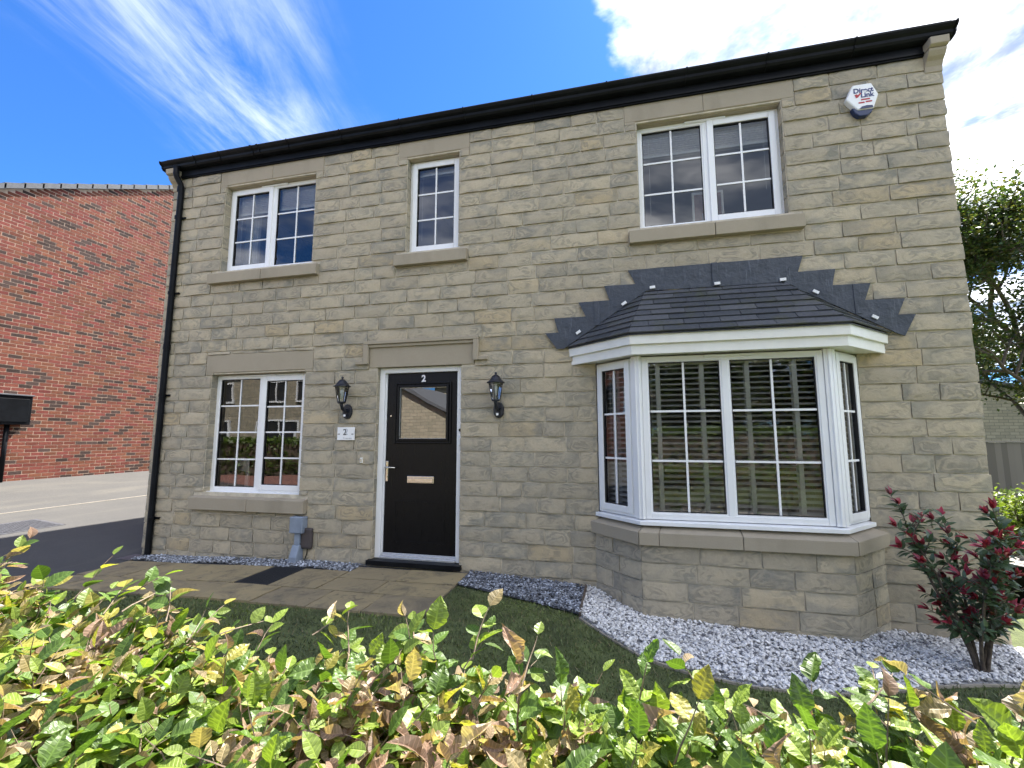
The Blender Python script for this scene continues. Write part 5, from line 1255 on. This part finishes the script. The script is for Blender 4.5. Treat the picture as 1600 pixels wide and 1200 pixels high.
# close-boarded fence
fe = empty('timber_fence', (10, 6.5, -.2)); tag(fe, 'weathered grey close-boarded timber fence beyond the house corner', 'fence')
rs = random.Random(2); x = 5.9
while x < 15.5:
    w = rs.uniform(.105, .125); v = rs.uniform(.75, 1.2); m = MB(); top = 1.19+rs.uniform(-.008, .008)
    m.prism([(x, 6.5), (x+w, 6.488), (x+w, 6.512), (x, 6.506)], -.35, top, 'xy', (.165*v, .148*v, .132*v)); m.build('board', 'fence_wood', fe, origin=(x, 6.5, -.35)); x += w-.012
m = MB(); m.tint = (.22, .2, .18); m.box(5.9, 15.5, 6.47, 6.53, 1.20, 1.225); m.build('capping_rail', 'fence_wood', fe)
for z in (.1, .9): m = MB(); m.tint = (.15, .13, .11); m.box(5.9, 15.5, 6.515, 6.56, z, z+.08); m.build('rail', 'fence_wood', fe)
for xx in (6.2, 8.6, 11.0, 13.4): m = MB(); m.tint = (.16, .14, .12); m.box(xx, xx+.09, 6.56, 6.65, -.4, 1.15); m.build('post', 'fence_wood', fe)
# neighbouring house: gable and slate roof
nb = empty('neighbour_house', (20, 20, -.2)); tag(nb, 'distant stone house with grey roof seen over the fence', 'house')
m = MB(); m.prism([(15.5, -.4), (27, -.4), (27, 2.2), (18.2, 4.3), (15.5, 3.6)], 22, 30, 'xz'); nw = m.build('wall', 'far_stone', nb)
m = MB(); m.prism([(18.2, 4.36), (27.6, 2.12), (27.6, 2.24), (18.2, 4.52), (15.2, 3.72), (15.2, 3.58)], 21.7, 30.3, 'xz'); m.build('roof', 'verge_tile', nb)
m = MB(); m.box(15.8, 17.9, 21.8, 21.99, .5, 2.15); m.build('boarded_door', 'wood_pale', nb); m = MB(); m.box(18.35, 18.6, 21.82, 21.99, -.3, 2.6); m.build('pillar', 'far_stone', nb)
# sunlit shrub, tub and rocks at the corner
def bush(loc, rx, rz, n, seed, cols, label, name='garden_shrub', lsz=.06, cat='shrub'):
    r_ = empty(name, loc); tag(r_, label, cat); rr = random.Random(seed); lv = MB(); st_ = MB(); c0 = Vector(loc)
    for k in range(22):
        a, b = rr.uniform(0, 6.28), rr.uniform(.2, 1.4); e = c0+Vector((rx*.8*math.cos(a)*math.cos(b), rx*.8*math.sin(a)*math.cos(b), rz*1.7*math.sin(b))); st_.tube([tuple(c0), tuple(c0.lerp(e, .5)+Vector((0, 0, .05))), tuple(e)], [.02, .013, .005], 5, False)
        for _ in range(n//22):
            f = rr.uniform(.35, 1.05); p = c0.lerp(e, f)+Vector((rr.gauss(0, .13), rr.gauss(0, .13), rr.gauss(0, .10)))*rx; s = lsz*rr.uniform(.7, 1.3); Q = orient(Vector((rr.gauss(0, 1), rr.gauss(0, 1), rr.gauss(0, .5))), Vector((rr.gauss(0, .5), rr.gauss(0, .5), 1))); co = rr.choice(cols); k2 = rr.uniform(.75, 1.25)
            lv.add([tuple(p + Q @ Vector(v)) for v in ((0, 0, 0), (s*.5, s*.3, .1*s), (s, 0, -.1*s), (s*.5, -s*.3, .1*s))], [(0, 1, 2, 3)], tuple(k2*q_ for q_ in co))
    st_.build('stems', 'bark', r_, fixn=False); lv.build('crown', 'leaf_far', r_, kind='stuff', fixn=False)
LG = ((.16, .22, .035), (.20, .24, .05), (.09, .14, .03))
bush((8.2, 3.4, -.42), .75, .55, 2600, 5, LG, 'bright green sunlit shrub beyond the house corner', lsz=.075)
bush((9.35, 4.9, -.42), .8, .45, 2200, 6, LG, 'low yellow-green shrub in front of the timber fence', lsz=.075)
tb = empty('plant_tub', (6.78, 1.3, -.42)); tag(tb, 'black plant tub of stones beside the house corner', 'plant tub')
m = MB(); m.lathe([(0, -.42), (.26, -.42), (.33, .02), (.345, .04), (.31, .045), (.295, .0), (0, -.02)], 6.78, 1.30, 20); m.build('tub', 'black_plastic', tb, smooth=True)
m = MB(); rs = random.Random(6)
for k in range(46):
    a, b = rs.uniform(0, 6.28), .27*math.sqrt(rs.random()); s = rs.uniform(.03, .055); c = Vector((6.78+b*math.cos(a), 1.30+b*math.sin(a), .015)); m.add([tuple(c+Vector((p[0]*s*rs.uniform(.8, 1.2), p[1]*s, p[2]*s*.7))) for p in OCT], OF, (.42, .39, .35))
m.build('stones', 'pebble', tb, kind='stuff', fixn=False)

# ------------------------------------------------------------------ across the road (what the panes mirror)
def far_house(name, x0, x1, yf, depth, eave, ridge, wins, label):
    op = empty(name, ((x0+x1)/2, yf-depth/2, -.4)); tag(op, label, 'house')
    m = MB(); m.prism([(yf, -.5), (yf, eave), (yf-depth/2, ridge), (yf-depth, eave), (yf-depth, -.5)], x0, x1, 'yz'); m.build('wall', 'far_stone', op)
    m = MB(); m.prism([(yf+.25, eave-.05), (yf-depth/2, ridge+.18), (yf-depth-.25, eave-.05), (yf-depth-.25, eave-.2), (yf-depth/2, ridge+.02), (yf+.25, eave-.2)], x0-.25, x1+.25, 'yz'); m.build('roof', 'roof_tile', op)
    for (x, z, w, h) in wins:
        m = MB(); m.frame(x, x+w, z, z+h, yf+.01, yf+.10, .09); m.box(x+w/2-.04, x+w/2+.04, yf+.01, yf+.09, z+.09, z+h-.09); wo_ = m.build('window', 'white_plastic', op); m = MB(); m.box(x+.09, x+w-.09, yf+.005, yf+.04, z+.09, z+h-.09); m.build('pane', 'seal', wo_)
    return op
far_house('opposite_house', -26.0, -12.2, -16.0, 8, 5.0, 7.8, ((-25, 3.2, 1.4, 1.2), (-22.4, 3.2, 1.4, 1.2), (-19.5, 3.2, 1.4, 1.2), (-16.4, 3.2, 1.4, 1.2), (-14.2, 3.2, 1.2, 1.2), (-24, .6, 2.2, 1.6), (-20.4, .5, 2.0, 1.7), (-16.6, .5, 2.4, 1.7)), 'stone house across the road, mirrored in the lower left window')
far_house('rear_house', -11.0, 3.0, -27.0, 9, 5.2, 8.6, ((-9, 3.2, 1.4, 1.2), (-5, 3.2, 1.4, 1.2), (-1, 3.2, 1.4, 1.2)), 'far stone house behind the garage, mirrored in the door pane')
ga = empty('stone_garage', (-5, -16, -.4)); tag(ga, 'low stone garage across the road, mirrored in the door pane', 'garage')
m = MB(); m.prism([(-9.4, -.5), (-4.9, -.5), (-4.9, 2.35), (-7.15, 3.55), (-9.4, 2.35)], -20, -14.2, 'xz'); m.build('wall', 'far_stone', ga)
m = MB(); m.prism([(-9.8, 2.2), (-7.15, 3.62), (-4.5, 2.2), (-4.5, 2.36), (-7.15, 3.82), (-9.8, 2.36)], -20.2, -14.0, 'xz'); m.build('roof', 'roof_tile', ga)
m = MB(); m.box(-4.895, 1.6, -14.6, -14.25, -.5, 1.75); tag(m.build('garden_wall', 'far_stone'), 'stone garden wall beside the garage across the road', 'wall')
def hedgerow(x0, x1, yv, w, h, n, seed, label):
    r_ = empty('clipped_hedge', ((x0+x1)/2, yv, -.4)); tag(r_, label, 'hedge', 'clipped hedges across the road'); rr = random.Random(seed); lv = MB(); mm = MB(); mm.box(x0+.1, x1-.1, yv-w/2+.12, yv+w/2-.12, -.45, h-.15); mm.build('stems', 'bark', r_)
    for _ in range(n):
        f = rr.random(); p = Vector((rr.uniform(x0, x1), yv+rr.choice((-1, 1))*w/2*rr.uniform(.75, 1.05) if f < .6 else yv+rr.uniform(-w/2, w/2), rr.uniform(-.35, h) if f < .6 else h+rr.gauss(0, .06))); s = rr.uniform(.10, .2); Q = orient(Vector((rr.gauss(0, 1), rr.gauss(0, 1), rr.gauss(0, .6))), Vector((rr.gauss(0, .6), rr.gauss(0, .6), 1))); k = rr.uniform(.7, 1.3)
        lv.add([tuple(p + Q @ Vector(v)) for v in ((0, 0, 0), (s*.5, s*.33, 0), (s, 0, 0), (s*.5, -s*.33, 0))], [(0, 1, 2, 3)], (.10*k, .16*k, .025*k))
    lv.build('foliage', 'leaf_far', r_, kind='stuff', fixn=False)
hedgerow(-22, -9.8, -12.9, 1.0, 1.15, 5600, 1, 'long clipped green hedge across the road, mirrored in the lower left window')
hedgerow(2.6, 16, -12.9, 1.0, 1.5, 5600, 2, 'clipped green hedge across the road, mirrored in the bay window')
DG = ((.030, .050, .016), (.040, .062, .018), (.055, .075, .02))
tree((4.6, -18.5, -.4), 7.6, .66, .2, 9000, 71, 'broad dark tree across the road, mirrored left in the bay window', lowest=.05, lsz=.36, cols=DG, group='trees across the road')
tree((9.2, -17.5, -.4), 7.6, .66, .2, 9000, 72, 'broad dark tree across the road, mirrored in the middle of the bay', lowest=.05, lsz=.36, cols=DG, group='trees across the road')
tree((14.0, -18.5, -.4), 7.6, .66, .2, 9000, 73, 'broad dark tree across the road, mirrored right in the bay window', lowest=.05, lsz=.36, cols=DG, group='trees across the road')
